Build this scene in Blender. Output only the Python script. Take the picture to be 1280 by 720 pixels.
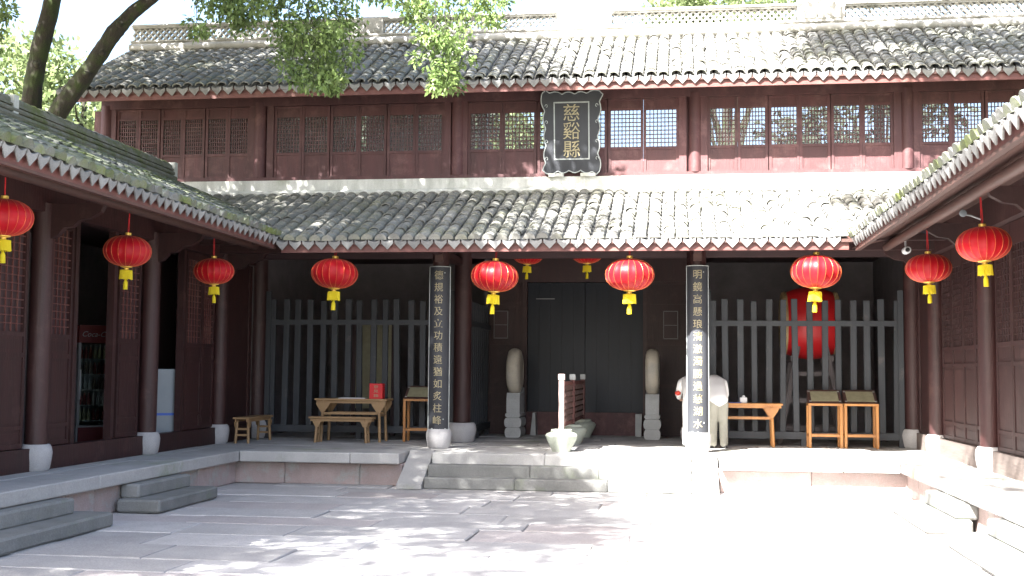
import bpy, bmesh, math, random
import numpy as np
from mathutils import Vector, Matrix, Euler

for o in list(bpy.data.objects): bpy.data.objects.remove(o)
scene = bpy.context.scene
col = scene.collection
R = math.radians
rng = random.Random(7)
nrg = np.random.default_rng(11)

# ------------------------------------------------------------------ camera
CAM_Z = 1.83            # eye height above the courtyard floor
F_PX = 1500.0           # focal length in pixels of a 1280 wide picture
YAW, PITCH, ROLL = R(7.796), R(4.054), R(0.47)
fwd = Vector((-math.sin(YAW)*math.cos(PITCH), math.cos(YAW)*math.cos(PITCH), math.sin(PITCH)))
right = Vector((math.cos(YAW), math.sin(YAW), 0))
up = right.cross(fwd)
r2 = right*math.cos(ROLL) + up*math.sin(ROLL)*1.0
u2 = up*math.cos(ROLL) - right*math.sin(ROLL)
cam_data = bpy.data.cameras.new('camera')
cam = bpy.data.objects.new('camera', cam_data)
col.objects.link(cam)
cam_data.sensor_width = 36.0
cam_data.lens = 36.0*F_PX/1280.0
cam_data.clip_end = 3000
cam.matrix_world = Matrix(((r2.x, u2.x, -fwd.x, 0), (r2.y, u2.y, -fwd.y, 0), (r2.z, u2.z, -fwd.z, CAM_Z), (0, 0, 0, 1)))
scene.camera = cam

# ------------------------------------------------------------------ sky, sun, exposure
SUN_DX, SUN_DY = 0.50, 0.85         # a shadow moves this far per metre of height
to_sun = Vector((-SUN_DX, -SUN_DY, 1)).normalized()
elev = math.asin(to_sun.z)
world = bpy.data.worlds.new('World'); scene.world = world; world.use_nodes = True
wn = world.node_tree.nodes; wl = world.node_tree.links
sky = wn.new('ShaderNodeTexSky'); sky.sky_type = 'NISHITA'; sky.sun_disc = False
sky.sun_elevation = elev; sky.sun_rotation = math.atan2(to_sun.x, to_sun.y)
sky.air_density = 1.0; sky.dust_density = 4.0; sky.ozone_density = 1.0
bg = wn['Background']; bg.inputs['Strength'].default_value = 0.075
wl.new(sky.outputs[0], bg.inputs[0])
sun_data = bpy.data.lights.new('sun', 'SUN'); sun_data.energy = 5.0; sun_data.angle = R(0.55); sun_data.color = (1.0, 0.97, 0.925)
sun = bpy.data.objects.new('sun', sun_data); col.objects.link(sun)
sun.rotation_euler = to_sun.to_track_quat('Z', 'Y').to_euler(); sun.location = (-20, -24, 50)
vs = scene.view_settings
vs.view_transform = 'Standard'; vs.look = 'None'; vs.gamma = 1.0; vs.use_curve_mapping = False
vs.exposure = 3.2
scene.cycles.max_bounces = 8
scene.cycles.diffuse_bounces = 5

# ------------------------------------------------------------------ pixel to place (the distance comes from the plane touched)
def ray(px, py):
    a, b = px-640, py-360
    return r2*a - u2*b + fwd*F_PX
def atY(px, py, Y):
    d = ray(px, py); return Vector((0, 0, CAM_Z)) + d*(Y/d.y)

# ------------------------------------------------------------------ materials
def rgb(c): return (c[0], c[1], c[2], 1.0)
def material(name, c1, c2=None, rough=0.6, scale=6.0, stretch=(1, 1, 1), bump=0.0, bscale=None, vary=0.0, spots=None,
             spot_scale=1.5, spot_lo=0.5, spot_hi=0.65, metallic=0.0, coat=0.0, spec=0.5, transl=None, fine=0.0):
    m = bpy.data.materials.new(name); m.use_nodes = True
    nt = m.node_tree; N = nt.nodes; L = nt.links
    b = N['Principled BSDF']
    b.inputs['Roughness'].default_value = rough; b.inputs['Metallic'].default_value = metallic
    b.inputs['Coat Weight'].default_value = coat; b.inputs['Specular IOR Level'].default_value = spec
    geo = N.new('ShaderNodeNewGeometry')
    mp = N.new('ShaderNodeMapping'); mp.inputs['Scale'].default_value = stretch
    L.new(geo.outputs['Position'], mp.inputs['Vector'])
    no = N.new('ShaderNodeTexNoise'); no.inputs['Scale'].default_value = scale; no.inputs['Detail'].default_value = 6; no.inputs['Roughness'].default_value = 0.62
    L.new(mp.outputs[0], no.inputs['Vector'])
    ramp = N.new('ShaderNodeMapRange'); ramp.inputs[1].default_value = 0.3; ramp.inputs[2].default_value = 0.7
    L.new(no.outputs['Fac'], ramp.inputs[0])
    mix = N.new('ShaderNodeMix'); mix.data_type = 'RGBA'
    mix.inputs['A'].default_value = rgb(c1); mix.inputs['B'].default_value = rgb(c2 or c1)
    L.new(ramp.outputs[0], mix.inputs['Factor'])
    out = mix.outputs['Result']
    if spots:
        n2 = N.new('ShaderNodeTexNoise'); n2.inputs['Scale'].default_value = spot_scale; n2.inputs['Detail'].default_value = 8; n2.inputs['Roughness'].default_value = 0.7
        L.new(geo.outputs['Position'], n2.inputs['Vector'])
        mr = N.new('ShaderNodeMapRange'); mr.inputs[1].default_value = spot_lo; mr.inputs[2].default_value = spot_hi
        L.new(n2.outputs['Fac'], mr.inputs[0])
        mx = N.new('ShaderNodeMix'); mx.data_type = 'RGBA'
        L.new(out, mx.inputs['A']); mx.inputs['B'].default_value = rgb(spots); L.new(mr.outputs[0], mx.inputs['Factor'])
        out = mx.outputs['Result']
    if fine:
        n3 = N.new('ShaderNodeTexNoise'); n3.inputs['Scale'].default_value = 70; n3.inputs['Detail'].default_value = 3
        L.new(geo.outputs['Position'], n3.inputs['Vector'])
        m3 = N.new('ShaderNodeMapRange'); m3.inputs[1].default_value = 0.3; m3.inputs[2].default_value = 0.7
        m3.inputs[3].default_value = 1-fine; m3.inputs[4].default_value = 1+fine
        L.new(n3.outputs['Fac'], m3.inputs[0])
        x3 = N.new('ShaderNodeMix'); x3.data_type = 'RGBA'; x3.blend_type = 'MULTIPLY'; x3.inputs['Factor'].default_value = 1
        L.new(out, x3.inputs['A']); L.new(m3.outputs[0], x3.inputs['B']); out = x3.outputs['Result']
    if vary:
        oi = N.new('ShaderNodeObjectInfo')
        ad = N.new('ShaderNodeMath'); ad.operation = 'ADD'; L.new(oi.outputs['Random'], ad.inputs[0]); L.new(geo.outputs['Random Per Island'], ad.inputs[1])
        fr = N.new('ShaderNodeMath'); fr.operation = 'FRACT'; L.new(ad.outputs[0], fr.inputs[0])
        mr2 = N.new('ShaderNodeMapRange'); mr2.inputs[3].default_value = 1-vary; mr2.inputs[4].default_value = 1+vary
        L.new(fr.outputs[0], mr2.inputs[0])
        mm = N.new('ShaderNodeMix'); mm.data_type = 'RGBA'; mm.blend_type = 'MULTIPLY'; mm.inputs['Factor'].default_value = 1
        L.new(out, mm.inputs['A']); L.new(mr2.outputs[0], mm.inputs['B']); out = mm.outputs['Result']
    L.new(out, b.inputs['Base Color'])
    if bump:
        nb = N.new('ShaderNodeTexNoise'); nb.inputs['Scale'].default_value = bscale or scale*4; nb.inputs['Detail'].default_value = 5
        L.new(mp.outputs[0], nb.inputs['Vector'])
        bp = N.new('ShaderNodeBump'); bp.inputs['Strength'].default_value = bump; bp.inputs['Distance'].default_value = 0.02
        L.new(nb.outputs['Fac'], bp.inputs['Height']); L.new(bp.outputs[0], b.inputs['Normal'])
    if transl:
        t = N.new('ShaderNodeBsdfTranslucent'); ms = N.new('ShaderNodeMixShader'); ms.inputs[0].default_value = transl
        L.new(out, t.inputs['Color']); L.new(b.outputs[0], ms.inputs[1]); L.new(t.outputs[0], ms.inputs[2])
        L.new(ms.outputs[0], N['Material Output'].inputs['Surface'])
    return m

M = {}
M['earth'] = material('earth', (.16, .13, .09), (.10, .10, .06), .95, 2, bump=.4)
M['paving'] = material('paving_stone', (.42, .41, .405), (.33, .322, .32), .85, 2.6, bump=.35, bscale=25, vary=.14, spots=(.34, .33, .325), spot_scale=1.3, spot_lo=.52, spot_hi=.74, fine=.18)
M['paving2'] = material('pink_paving_stone', (.42, .385, .378), (.35, .325, .32), .85, 2.6, bump=.35, bscale=25, vary=.1, spots=(.30, .275, .26), spot_scale=1.4, spot_lo=.54, spot_hi=.74, fine=.18)
M['joint'] = material('joint_earth', (.085, .08, .07), (.12, .115, .095), .95, 8, bump=.3)
M['slab'] = material('platform_stone', (.40, .395, .385), (.31, .308, .30), .85, 1.8, bump=.25, bscale=22, vary=.08, spots=(.20, .235, .15), spot_scale=.8, spot_lo=.55, spot_hi=.75, fine=.1)
M['wallstone'] = material('footing_stone', (.42, .33, .31), (.31, .25, .235), .9, 3, bump=.35, bscale=18, vary=.15, spots=(.36, .35, .33), spot_scale=2.2, spot_lo=.52, spot_hi=.62, fine=.15)
M['step'] = material('step_stone', (.22, .222, .215), (.155, .16, .15), .85, 2.4, bump=.3, bscale=24, vary=.1, spots=(.15, .18, .11), spot_scale=1.4, spot_lo=.55, spot_hi=.75, fine=.12)
M['base'] = material('base_stone', (.43, .42, .42), (.36, .355, .36), .8, 4, bump=.2, bscale=30, vary=.07, fine=.1)
M['drumstone'] = material('drum_stone', (.55, .50, .41), (.46, .42, .35), .8, 4, bump=.2, bscale=30, fine=.1, spots=(.33, .33, .32), spot_scale=1.2, spot_lo=.5, spot_hi=.75)
M['greystone'] = material('grey_carved_stone', (.42, .43, .43), (.34, .35, .35), .85, 4, bump=.2, bscale=30, fine=.1)
M['pot'] = material('pale_green_stone', (.40, .43, .37), (.31, .34, .29), .8, 5, bump=.25, bscale=25, fine=.12)
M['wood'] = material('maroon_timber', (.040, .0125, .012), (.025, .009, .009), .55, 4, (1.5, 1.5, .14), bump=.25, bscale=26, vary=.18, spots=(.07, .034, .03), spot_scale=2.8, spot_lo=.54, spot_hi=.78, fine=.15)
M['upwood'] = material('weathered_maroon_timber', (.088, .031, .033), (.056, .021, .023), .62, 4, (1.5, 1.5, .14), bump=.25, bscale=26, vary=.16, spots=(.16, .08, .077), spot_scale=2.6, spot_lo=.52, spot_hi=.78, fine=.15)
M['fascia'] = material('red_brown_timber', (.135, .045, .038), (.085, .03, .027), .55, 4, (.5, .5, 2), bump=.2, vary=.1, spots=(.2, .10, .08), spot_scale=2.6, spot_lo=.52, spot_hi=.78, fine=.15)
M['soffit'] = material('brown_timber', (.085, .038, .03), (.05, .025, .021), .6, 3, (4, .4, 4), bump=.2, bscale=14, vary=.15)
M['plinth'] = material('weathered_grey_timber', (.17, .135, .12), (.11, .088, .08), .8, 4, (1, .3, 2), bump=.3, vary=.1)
M['cabinet'] = material('pale_grey_metal', (.24, .27, .29), (.21, .24, .26), .5, 3)
M['darkwood'] = material('dark_interior_timber', (.058, .030, .032), (.04, .022, .024), .6, 3, (1, 1, .2), vary=.12)
M['standwood'] = material('pale_grey_stand_timber', (.17, .15, .155), (.12, .105, .11), .7, 4, (1, 1, .2), bump=.2)
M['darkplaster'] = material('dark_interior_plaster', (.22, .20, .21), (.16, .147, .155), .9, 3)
M['bar'] = material('slate_painted_timber', (.042, .047, .055), (.031, .035, .041), .6, 3, (1, 1, .15), bump=.15, bscale=20, vary=.12, spots=(.11, .10, .095), spot_scale=3, spot_lo=.6, spot_hi=.75)
M['black'] = material('black_lacquer', (.013, .017, .026), (.009, .012, .019), .45, 2.5, (3, 3, .2), bump=.05, bscale=18, spec=.25)
M['blackboard'] = material('black_sign_lacquer', (.042, .045, .052), (.03, .032, .038), .55, 5, (1, 1, .3), bump=.05, spec=.3, spots=(.08, .08, .08), spot_scale=5, spot_lo=.62, spot_hi=.78)
M['gold'] = material('dull_gold_paint', (.36, .31, .18), (.24, .21, .13), .55, 14)
M['paleline'] = material('pale_border_paint', (.36, .39, .38), (.26, .28, .28), .6, 12)
M['tile'] = material('grey_clay_tile', (.24, .236, .215), (.175, .175, .162), .85, 5, bump=.4, bscale=30, vary=.22, spots=(.21, .215, .15), spot_scale=1.2, spot_lo=.48, spot_hi=.72, fine=.15)
M['mosstile'] = material('mossy_clay_tile', (.19, .19, .18), (.125, .13, .125), .88, 5, bump=.35, bscale=30, vary=.25, spots=(.115, .14, .045), spot_scale=1.2, spot_lo=.42, spot_hi=.62, fine=.18)
M['drip'] = material('drip_tile_clay', (.25, .25, .245), (.18, .18, .18), .85, 6, bump=.25, bscale=30, vary=.2, fine=.12)
M['pan'] = material('pan_tile_clay', (.20, .198, .19), (.14, .14, .136), .9, 5, vary=.2, spots=(.12, .12, .10), spot_scale=1.4)
M['plaster'] = material('lime_plaster', (.66, .66, .63), (.40, .41, .37), .9, 2.2, (2.2, 2.2, .35), bump=.2, spots=(.27, .30, .20), spot_scale=1.1, spot_lo=.54, spot_hi=.76, fine=.1)
M['ridge'] = material('weathered_ridge_plaster', (.52, .51, .48), (.38, .375, .36), .9, 3, bump=.25, spots=(.22, .22, .19), spot_scale=1.6, spot_lo=.5, spot_hi=.7)
M['mossridge'] = material('mossy_ridge', (.20, .195, .17), (.12, .125, .09), .92, 4, bump=.4, spots=(.10, .12, .04), spot_scale=2.0, spot_lo=.45, spot_hi=.65)
M['sunlitpost'] = material('sunlit_pale_post', (.36, .27, .25), (.28, .2, .19), .7, 6, (1, 1, .2), bump=.2)  # front post colour lightened to stand in for sunlight on it
M['honey'] = material('honey_varnished_wood', (.44, .20, .06), (.33, .14, .04), .38, 5, (1, 1, .25), bump=.08, vary=.08)
M['tan'] = material('tan_wood', (.34, .215, .105), (.25, .155, .075), .5, 5, (.25, 1, 1), bump=.12, vary=.1)
M['redlacquer'] = material('red_box_lacquer', (.60, .012, .02), (.52, .01, .018), .35, 4)
M['dullred'] = material('dimmed_red_panel', (.16, .02, .02), (.13, .018, .018), .6, 3)  # red darkened in its colour to look dim indoors
M['silk'] = material('red_silk', (.48, .004, .012), (.38, .003, .009), .45, 5, (1, 1, .4), spec=.3, vary=.12, transl=.2, bump=.25, bscale=7)
M['silk'].node_tree.nodes['Principled BSDF'].inputs['Sheen Weight'].default_value = .08
M['goldtrim'] = material('gold_trim', (.80, .55, .12), (.72, .48, .10), .32, 8, metallic=.35)
M['rib'] = material('gold_rib_wire', (.75, .20, .06), (.70, .16, .05), .28, 8, metallic=.3)
M['fringe'] = material('yellow_fringe', (.80, .66, .02), (.70, .56, .015), .7, 30, (20, 20, 1), bump=.4, transl=.2)
M['cord'] = material('red_cord', (.45, .01, .015), None, .6)
M['drumred'] = material('drum_red_paint', (.68, .02, .025), (.58, .016, .02), .4, 3)
M['hide'] = material('drum_hide', (.50, .38, .20), (.42, .31, .16), .6, 4)
M['white'] = material('white_plastic', (.74, .75, .76), None, .4)
M['grey'] = material('grey_plastic', (.30, .31, .32), None, .5)
M['blue'] = material('blue_plastic', (.03, .10, .45), None, .4)
M['paper'] = material('white_paper', (.72, .73, .74), (.66, .67, .68), .8, 4)
M['card'] = material('olive_display_card', (.33, .31, .20), (.25, .235, .15), .5, 10)
M['bark'] = material('mossy_bark', (.042, .035, .026), (.02, .018, .014), .95, 9, (1, 1, .35), bump=1.0, bscale=14, spots=(.035, .05, .014), spot_scale=2.6, spot_lo=.46, spot_hi=.62, fine=.35)
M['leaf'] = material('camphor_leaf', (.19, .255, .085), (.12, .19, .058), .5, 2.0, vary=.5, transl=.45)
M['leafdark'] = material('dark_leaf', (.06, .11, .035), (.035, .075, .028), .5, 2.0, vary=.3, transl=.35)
M['shadeleaf'] = material('shade_dark_leaf', (.03, .042, .022), (.02, .03, .016), .7, 1.0, vary=.3, transl=.08)  # leaf colour darkened to stand in for foliage in shade
M['farleaf'] = material('pale_far_leaf', (.22, .27, .12), (.15, .20, .085), .6, .6, vary=.3, transl=.45)
M['skin'] = material('skin', (.46, .27, .19), None, .5)
M['hair'] = material('grey_hair', (.10, .095, .09), (.05, .05, .05), .6, 30)
M['shirt'] = material('white_shirt', (.72, .71, .70), (.68, .67, .66), .8, 6, bump=.3, bscale=9)
M['beige'] = material('beige_trousers', (.33, .32, .27), (.28, .27, .23), .85, 6, bump=.3, bscale=9)
M['paletrouser'] = material('pale_trousers', (.66, .65, .64), (.6, .6, .59), .85, 6, bump=.3, bscale=9)
M['shoe'] = material('black_shoe', (.02, .02, .02), None, .4)
M['red'] = material('red_cloth', (.55, .05, .03), None, .6)
def glass_mat():
    m = bpy.data.materials.new('cooler_glass'); m.use_nodes = True
    b = m.node_tree.nodes['Principled BSDF']
    b.inputs['Transmission Weight'].default_value = 1; b.inputs['Roughness'].default_value = .02; b.inputs['IOR'].default_value = 1.1
    b.inputs['Base Color'].default_value = (.8, .88, .85, 1)
    return m
M['glass'] = glass_mat()
def milky_mat():  # whitening haze for the upper windows, made as a see-through sheet
    m = bpy.data.materials.new('milky_window_haze'); m.use_nodes = True; N = m.node_tree.nodes; L = m.node_tree.links
    a = N.new('ShaderNodeBsdfTransparent'); a.inputs[0].default_value = (.92, .93, .93, 1)
    t = N.new('ShaderNodeBsdfTranslucent'); t.inputs[0].default_value = (.8, .8, .78, 1)
    d = N.new('ShaderNodeBsdfDiffuse'); d.inputs[0].default_value = (.75, .75, .72, 1)
    x = N.new('ShaderNodeMixShader'); x.inputs[0].default_value = .4; L.new(t.outputs[0], x.inputs[1]); L.new(d.outputs[0], x.inputs[2])
    y_ = N.new('ShaderNodeMixShader'); y_.inputs[0].default_value = .20; L.new(a.outputs[0], y_.inputs[1]); L.new(x.outputs[0], y_.inputs[2])
    L.new(y_.outputs[0], N['Material Output'].inputs['Surface'])
    return m
M['milky'] = milky_mat()

# ------------------------------------------------------------------ building helpers
def wloc(o):
    v = Vector((0, 0, 0))
    while o: v += o.location; o = o.parent
    return v
def tag(o, label=None, cat=None, group=None, kind=None):
    if label: o['label'] = label
    if cat: o['category'] = cat
    if group: o['group'] = group
    if kind: o['kind'] = kind
    return o
def empty(name, loc, rz=0, label=None, cat=None, group=None):
    o = bpy.data.objects.new(name, None); col.objects.link(o)
    o.empty_display_size = .2
    o.location = loc; o.rotation_euler = (0, 0, rz)
    return tag(o, label, cat, group)
def inst(name, mesh, parent, matrix):
    o = bpy.data.objects.new(name, mesh); col.objects.link(o)
    o.parent = parent
    if parent: matrix = Matrix.Translation(-wloc(parent)) @ matrix
    o.matrix_basis = matrix
    return o
class MB:
    def __init__(s): s.v = []; s.f = []
    def add(s, v, f):
        n = len(s.v); s.v += [tuple(p) for p in v]; s.f += [tuple(i+n for i in q) for q in f]; return s
    def box(s, x0, x1, y0, y1, z0, z1):
        v = [(x0, y0, z0), (x1, y0, z0), (x1, y1, z0), (x0, y1, z0), (x0, y0, z1), (x1, y0, z1), (x1, y1, z1), (x0, y1, z1)]
        return s.add(v, [(3, 2, 1, 0), (4, 5, 6, 7), (0, 1, 5, 4), (1, 2, 6, 5), (2, 3, 7, 6), (3, 0, 4, 7)])
    def cbox(s, x0, x1, y0, y1, z0, z1, b=.01):
        """box with chamfered top and vertical edges"""
        b = min(b, (x1-x0)*.4, (y1-y0)*.4, (z1-z0)*.4)
        def ring(z, i):
            return [(x0+i, y0, z), (x1-i, y0, z), (x1, y0+i, z), (x1, y1-i, z), (x1-i, y1, z), (x0+i, y1, z), (x0, y1-i, z), (x0, y0+i, z)]
        def ring2(z, i, e):
            return [(x0+i+e, y0+e, z), (x1-i-e, y0+e, z), (x1-e, y0+i+e, z), (x1-e, y1-i-e, z), (x1-i-e, y1-e, z), (x0+i+e, y1-e, z), (x0+e, y1-i-e, z), (x0+e, y0+i+e, z)]
        v = ring2(z0, b, b*.7)+ring(z0+b, b)+ring(z1-b, b)+ring2(z1, b, b*.7)
        f = [tuple(range(7, -1, -1)), tuple(range(24, 32))]
        for k in range(3):
            for i in range(8):
                j = (i+1) % 8; f.append((k*8+i, k*8+j, k*8+8+j, k*8+8+i))
        return s.add(v, f)
    def bar(s, p0, p1, w, h, upv=(0, 0, 1)):
        p0 = Vector(p0); p1 = Vector(p1); d = (p1-p0).normalized(); u = Vector(upv)
        if abs(d.dot(u)) > .95: u = Vector((0, 1, 0))
        a = d.cross(u).normalized(); u = a.cross(d)
        v = []
        for p in (p0, p1):
            for sx, sy in ((-1, -1), (1, -1), (1, 1), (-1, 1)): v.append(p+a*(sx*w/2)+u*(sy*h/2))
        return s.add(v, [(3, 2, 1, 0), (4, 5, 6, 7), (0, 1, 5, 4), (1, 2, 6, 5), (2, 3, 7, 6), (3, 0, 4, 7)])
    def tube(s, pts, rad, n=8, caps=True):
        pts = [Vector(p) for p in pts]
        if not hasattr(rad, '__len__'): rad = [rad]*len(pts)
        base = len(s.v); prev = None
        for i, p in enumerate(pts):
            d = (pts[min(i+1, len(pts)-1)]-pts[max(i-1, 0)]).normalized()
            if prev is None:
                a = d.cross(Vector((0, 0, 1)) if abs(d.z) < .9 else Vector((1, 0, 0))).normalized()
            else: a = (prev-d*prev.dot(d)).normalized()
            prev = a; b = d.cross(a)
            for k in range(n):
                t = 2*math.pi*k/n; s.v.append(tuple(p+(a*math.cos(t)+b*math.sin(t))*rad[i]))
        for i in range(len(pts)-1):
            for k in range(n):
                j = (k+1) % n; s.f.append((base+i*n+k, base+i*n+j, base+(i+1)*n+j, base+(i+1)*n+k))
        if caps:
            s.f.append(tuple(base+k for k in range(n-1, -1, -1))); e = base+(len(pts)-1)*n; s.f.append(tuple(e+k for k in range(n)))
        return s
    def lathe(s, prof, c=(0, 0, 0), n=20, axis='z', lobes=0, lobe=0.0, sq=1.0):
        base = len(s.v)
        for r, h in prof:
            for k in range(n):
                t = 2*math.pi*k/n
                rr = r*(1-lobe*abs(math.sin(lobes*t/2))**1 if lobes else 1)
                a, b = rr*math.cos(t), rr*math.sin(t)*sq
                p = (a, b, h) if axis == 'z' else ((h, a, b) if axis == 'x' else (a, h, b))
                s.v.append((c[0]+p[0], c[1]+p[1], c[2]+p[2]))
        for i in range(len(prof)-1):
            for k in range(n):
                j = (k+1) % n; q = (base+i*n+k, base+i*n+j, base+(i+1)*n+j, base+(i+1)*n+k)
                s.f.append(q if axis != 'y' else q[::-1])
        s.f.append(tuple(base+k for k in range(n-1, -1, -1))); e = base+(len(prof)-1)*n; s.f.append(tuple(e+k for k in range(n)))
        return s
    def prism(s, poly, y0, y1, plane='xz'):
        """extrude a 2D outline: plane xz along y, xy along z, yz along x"""
        n = len(poly)
        def P(a, b, t): return (a, t, b) if plane == 'xz' else ((a, b, t) if plane == 'xy' else (t, a, b))
        v = [P(a, b, y0) for a, b in poly]+[P(a, b, y1) for a, b in poly]
        f = [tuple(range(n)), tuple(range(2*n-1, n-1, -1))]+[(i, i+n, (i+1) % n+n, (i+1) % n) for i in range(n)]
        return s.add(v, f)
    def mesh(s, name, mat, off=None, smooth=False):
        m = bpy.data.meshes.new(name)
        v = s.v if off is None else [(a-off[0], b-off[1], c-off[2]) for a, b, c in s.v]
        m.from_pydata(v, [], s.f); m.update()
        bm = bmesh.new(); bm.from_mesh(m); bmesh.ops.recalc_face_normals(bm, faces=bm.faces); bm.to_mesh(m); bm.free()
        if mat: m.materials.append(M[mat])
        if smooth:
            m.polygons.foreach_set('use_smooth', [True]*len(m.polygons))
            m.set_sharp_from_angle(angle=R(42))
        return m
    def build(s, name, mat, parent=None, world=True, smooth=False):
        off = wloc(parent) if (parent and world) else None
        o = bpy.data.objects.new(name, s.mesh(name, mat, off, smooth)); col.objects.link(o); o.parent = parent
        return o
def copy_tree(o, parent=None):
    c = o.copy(); col.objects.link(c)
    if parent: c.parent = parent
    for ch in o.children: copy_tree(ch, c)
    return c
def np_mesh(name, V, nper, mat, smooth=False):
    """mesh of many polygons of nper corners that do not share corners"""
    V = np.asarray(V, dtype=np.float32).reshape(-1, 3); nv = len(V); nf = nv//nper
    m = bpy.data.meshes.new(name)
    m.vertices.add(nv); m.vertices.foreach_set('co', V.ravel())
    m.loops.add(nv); m.loops.foreach_set('vertex_index', np.arange(nv, dtype=np.int32))
    m.polygons.add(nf); m.polygons.foreach_set('loop_start', np.arange(0, nv, nper, dtype=np.int32))
    m.update(calc_edges=True); m.materials.append(M[mat]); return m

def text_mesh(body, size, mat, depth=.004, bend=None, shear=0.0):
    """lettering as a mesh in the xz plane facing -y, centred on its own box"""
    cu = bpy.data.curves.new('lettering', 'FONT'); cu.body = body; cu.size = size; cu.extrude = depth; cu.shear = shear
    cu.align_x = 'CENTER'; cu.resolution_u = 3
    o = bpy.data.objects.new('lettering', cu); col.objects.link(o)
    m = bpy.data.meshes.new_from_object(o.evaluated_get(bpy.context.evaluated_depsgraph_get()))
    bpy.data.objects.remove(o); bpy.data.curves.remove(cu)
    n = len(m.vertices); co = np.empty(n*3, dtype=np.float32); m.vertices.foreach_get('co', co); co = co.reshape(-1, 3)
    if n:
        c = (co.min(0)+co.max(0))/2
        x = co[:, 0]-c[0]; z = co[:, 1]-c[1]; y = -co[:, 2]
        if bend:
            rr = bend-y; a = x/bend; y = bend-rr*np.cos(a); x = rr*np.sin(a)
        m.vertices.foreach_set('co', np.stack([x, y, z], 1).astype(np.float32).ravel())
    m.materials.clear(); m.materials.append(M[mat]); m.update()
    return m

P = 0.53                                    # platform height above the courtyard floor
# ================================================================== THE SETTING
g = MB(); g.add([(-400, -400, -.06), (400, -400, -.06), (400, 400, -.06), (-400, 400, -.06)], [(0, 1, 2, 3)])
tag(g.build('ground', 'earth'), kind='structure')

# courtyard paving, every stone a piece
pv = MB().box(-7.6, 3.9, 2.0, 19.6, -.055, -.022).build('courtyard_paving', 'joint'); tag(pv, kind='structure')
def stone_mesh(seed, mat):
    rr = random.Random(seed); j = lambda: rr.uniform(-.012, .012)
    b = MB(); e = .012
    ch = [(0+j()*.3, 0+j()*.3), (1+j()*.3, 0+j()*.3), (1+j()*.3, 1+j()*.3), (0+j()*.3, 1+j()*.3)]
    lo = [(x, y, -1) for x, y in ch]; mi = [(x, y, -.25) for x, y in ch]
    hi = [(.5+(x-.5)*.985, .5+(y-.5)*.962, rr.uniform(-.03, .03)) for x, y in ch]
    b.add(lo+mi+hi, [(0, 1, 5, 4), (1, 2, 6, 5), (2, 3, 7, 6), (3, 0, 4, 7), (4, 5, 9, 8), (5, 6, 10, 9), (6, 7, 11, 10), (7, 4, 8, 11), (8, 9, 10, 11)])
    return b.mesh('paving_stone', mat)
stones = [stone_mesh(i, 'paving' if i % 5 else 'paving2') for i in range(15)]
y = 8.2
while y < 19.3:
    d = rng.uniform(.62, .95)
    x = -7.55 + rng.uniform(-.9, 0)
    while x < 3.8:
        w = rng.uniform(1.2, 2.4)
        x0, x1 = max(x, -7.58), min(x+w, 3.88)
        if x1-x0 > .15:
            inst('paving_stone', rng.choice(stones), pv, Matrix.Translation((x0+.003, y+.003, rng.uniform(-.008, .006))) @ Matrix.Rotation(rng.uniform(-.004, .004), 4, 'Y') @ Matrix.Rotation(rng.uniform(-.005, .005), 4, 'X') @ Matrix.Diagonal((x1-x0-.009, d-.009, .05, 1)))
        x += w
    y += d
fl = MB()
yy = 2.1
while yy < 8.15:
    x = -7.5
    while x < 3.6:
        w = rng.uniform(1, 1.8); fl.box(x+.004, min(x+w, 3.85)-.004, yy+.004, min(yy+.52, 8.18)-.004, -.05, 0); x += w
    yy += .53
so = fl.build('paving_bed', 'paving', pv); so['kind'] = 'stuff'

# platforms: main terrace, left and right walkways
STX0, STX1 = -3.95, .24                      # stairs cut into the terrace
EL, ER, EF = -7.05, 3.37, 18.9               # platform edges
terrace = MB().box(-11.4, 7.7, 19.66, 29.0, 0, P-.006).build('terrace', 'slab'); tag(terrace, kind='structure')
MB().box(-11.4, STX0-.42, 19.22, 19.658, 0, P-.172).build('footing', 'wallstone', terrace)
MB().box(STX1+.42, 7.7, 19.22, 19.658, 0, P-.172).build('footing', 'wallstone', terrace)
wl_ = MB().box(-11.3, EL-.25, 5.0, 19.2, 0, P-.176).build('walkway', 'joint'); tag(wl_, kind='structure')
wr_ = MB().box(ER+.25, 7.6, 5.0, 19.2, 0, P-.176).build('walkway', 'joint'); tag(wr_, kind='structure')
def coping(parent, x0, x1, y0, y1, along, mat='slab', lo=1.5, hi=2.3, z0=P-.17, z1=P, name='coping_stone'):
    a, e = (x0, x1) if along == 'x' else (y0, y1)
    while a < e-.05:
        w = min(rng.uniform(lo, hi), e-a)
        if e-a-w < .5: w = e-a
        dz = rng.uniform(-.004, .004)
        if along == 'x': MB().cbox(a+.003, a+w-.003, y0, y1, z0, z1+dz, .014).build(name, mat, parent)
        else: MB().cbox(x0, x1, a+.003, a+w-.003, z0, z1+dz, .014).build(name, mat, parent)
        a += w
coping(terrace, EL+.002, STX0-.44, EF, EF+.86, 'x'); coping(terrace, STX1+.44, ER-.002, EF, EF+.86, 'x')
coping(terrace, -8.7, STX0-.44, EF+.864, EF+1.7, 'x', lo=.8, hi=1.5, name='floor_slab'); coping(terrace, STX1+.44, 4.9, EF+.864, EF+1.7, 'x', lo=.8, hi=1.5, name='floor_slab')
coping(terrace, STX0-.44, STX1+.44, 19.66, EF+1.7, 'x', lo=.8, hi=1.4, name='floor_slab', z0=P-.14)
yy = EF+1.704
while yy < 25.4:
    coping(terrace, -8.7 if yy > 20 else -8, 4.9, yy, yy+.62, 'x', lo=.9, hi=1.6, name='floor_slab', z0=P-.05); yy += .624
coping(wl_, EL, EL+.0, 0, 0, 'y')
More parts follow.
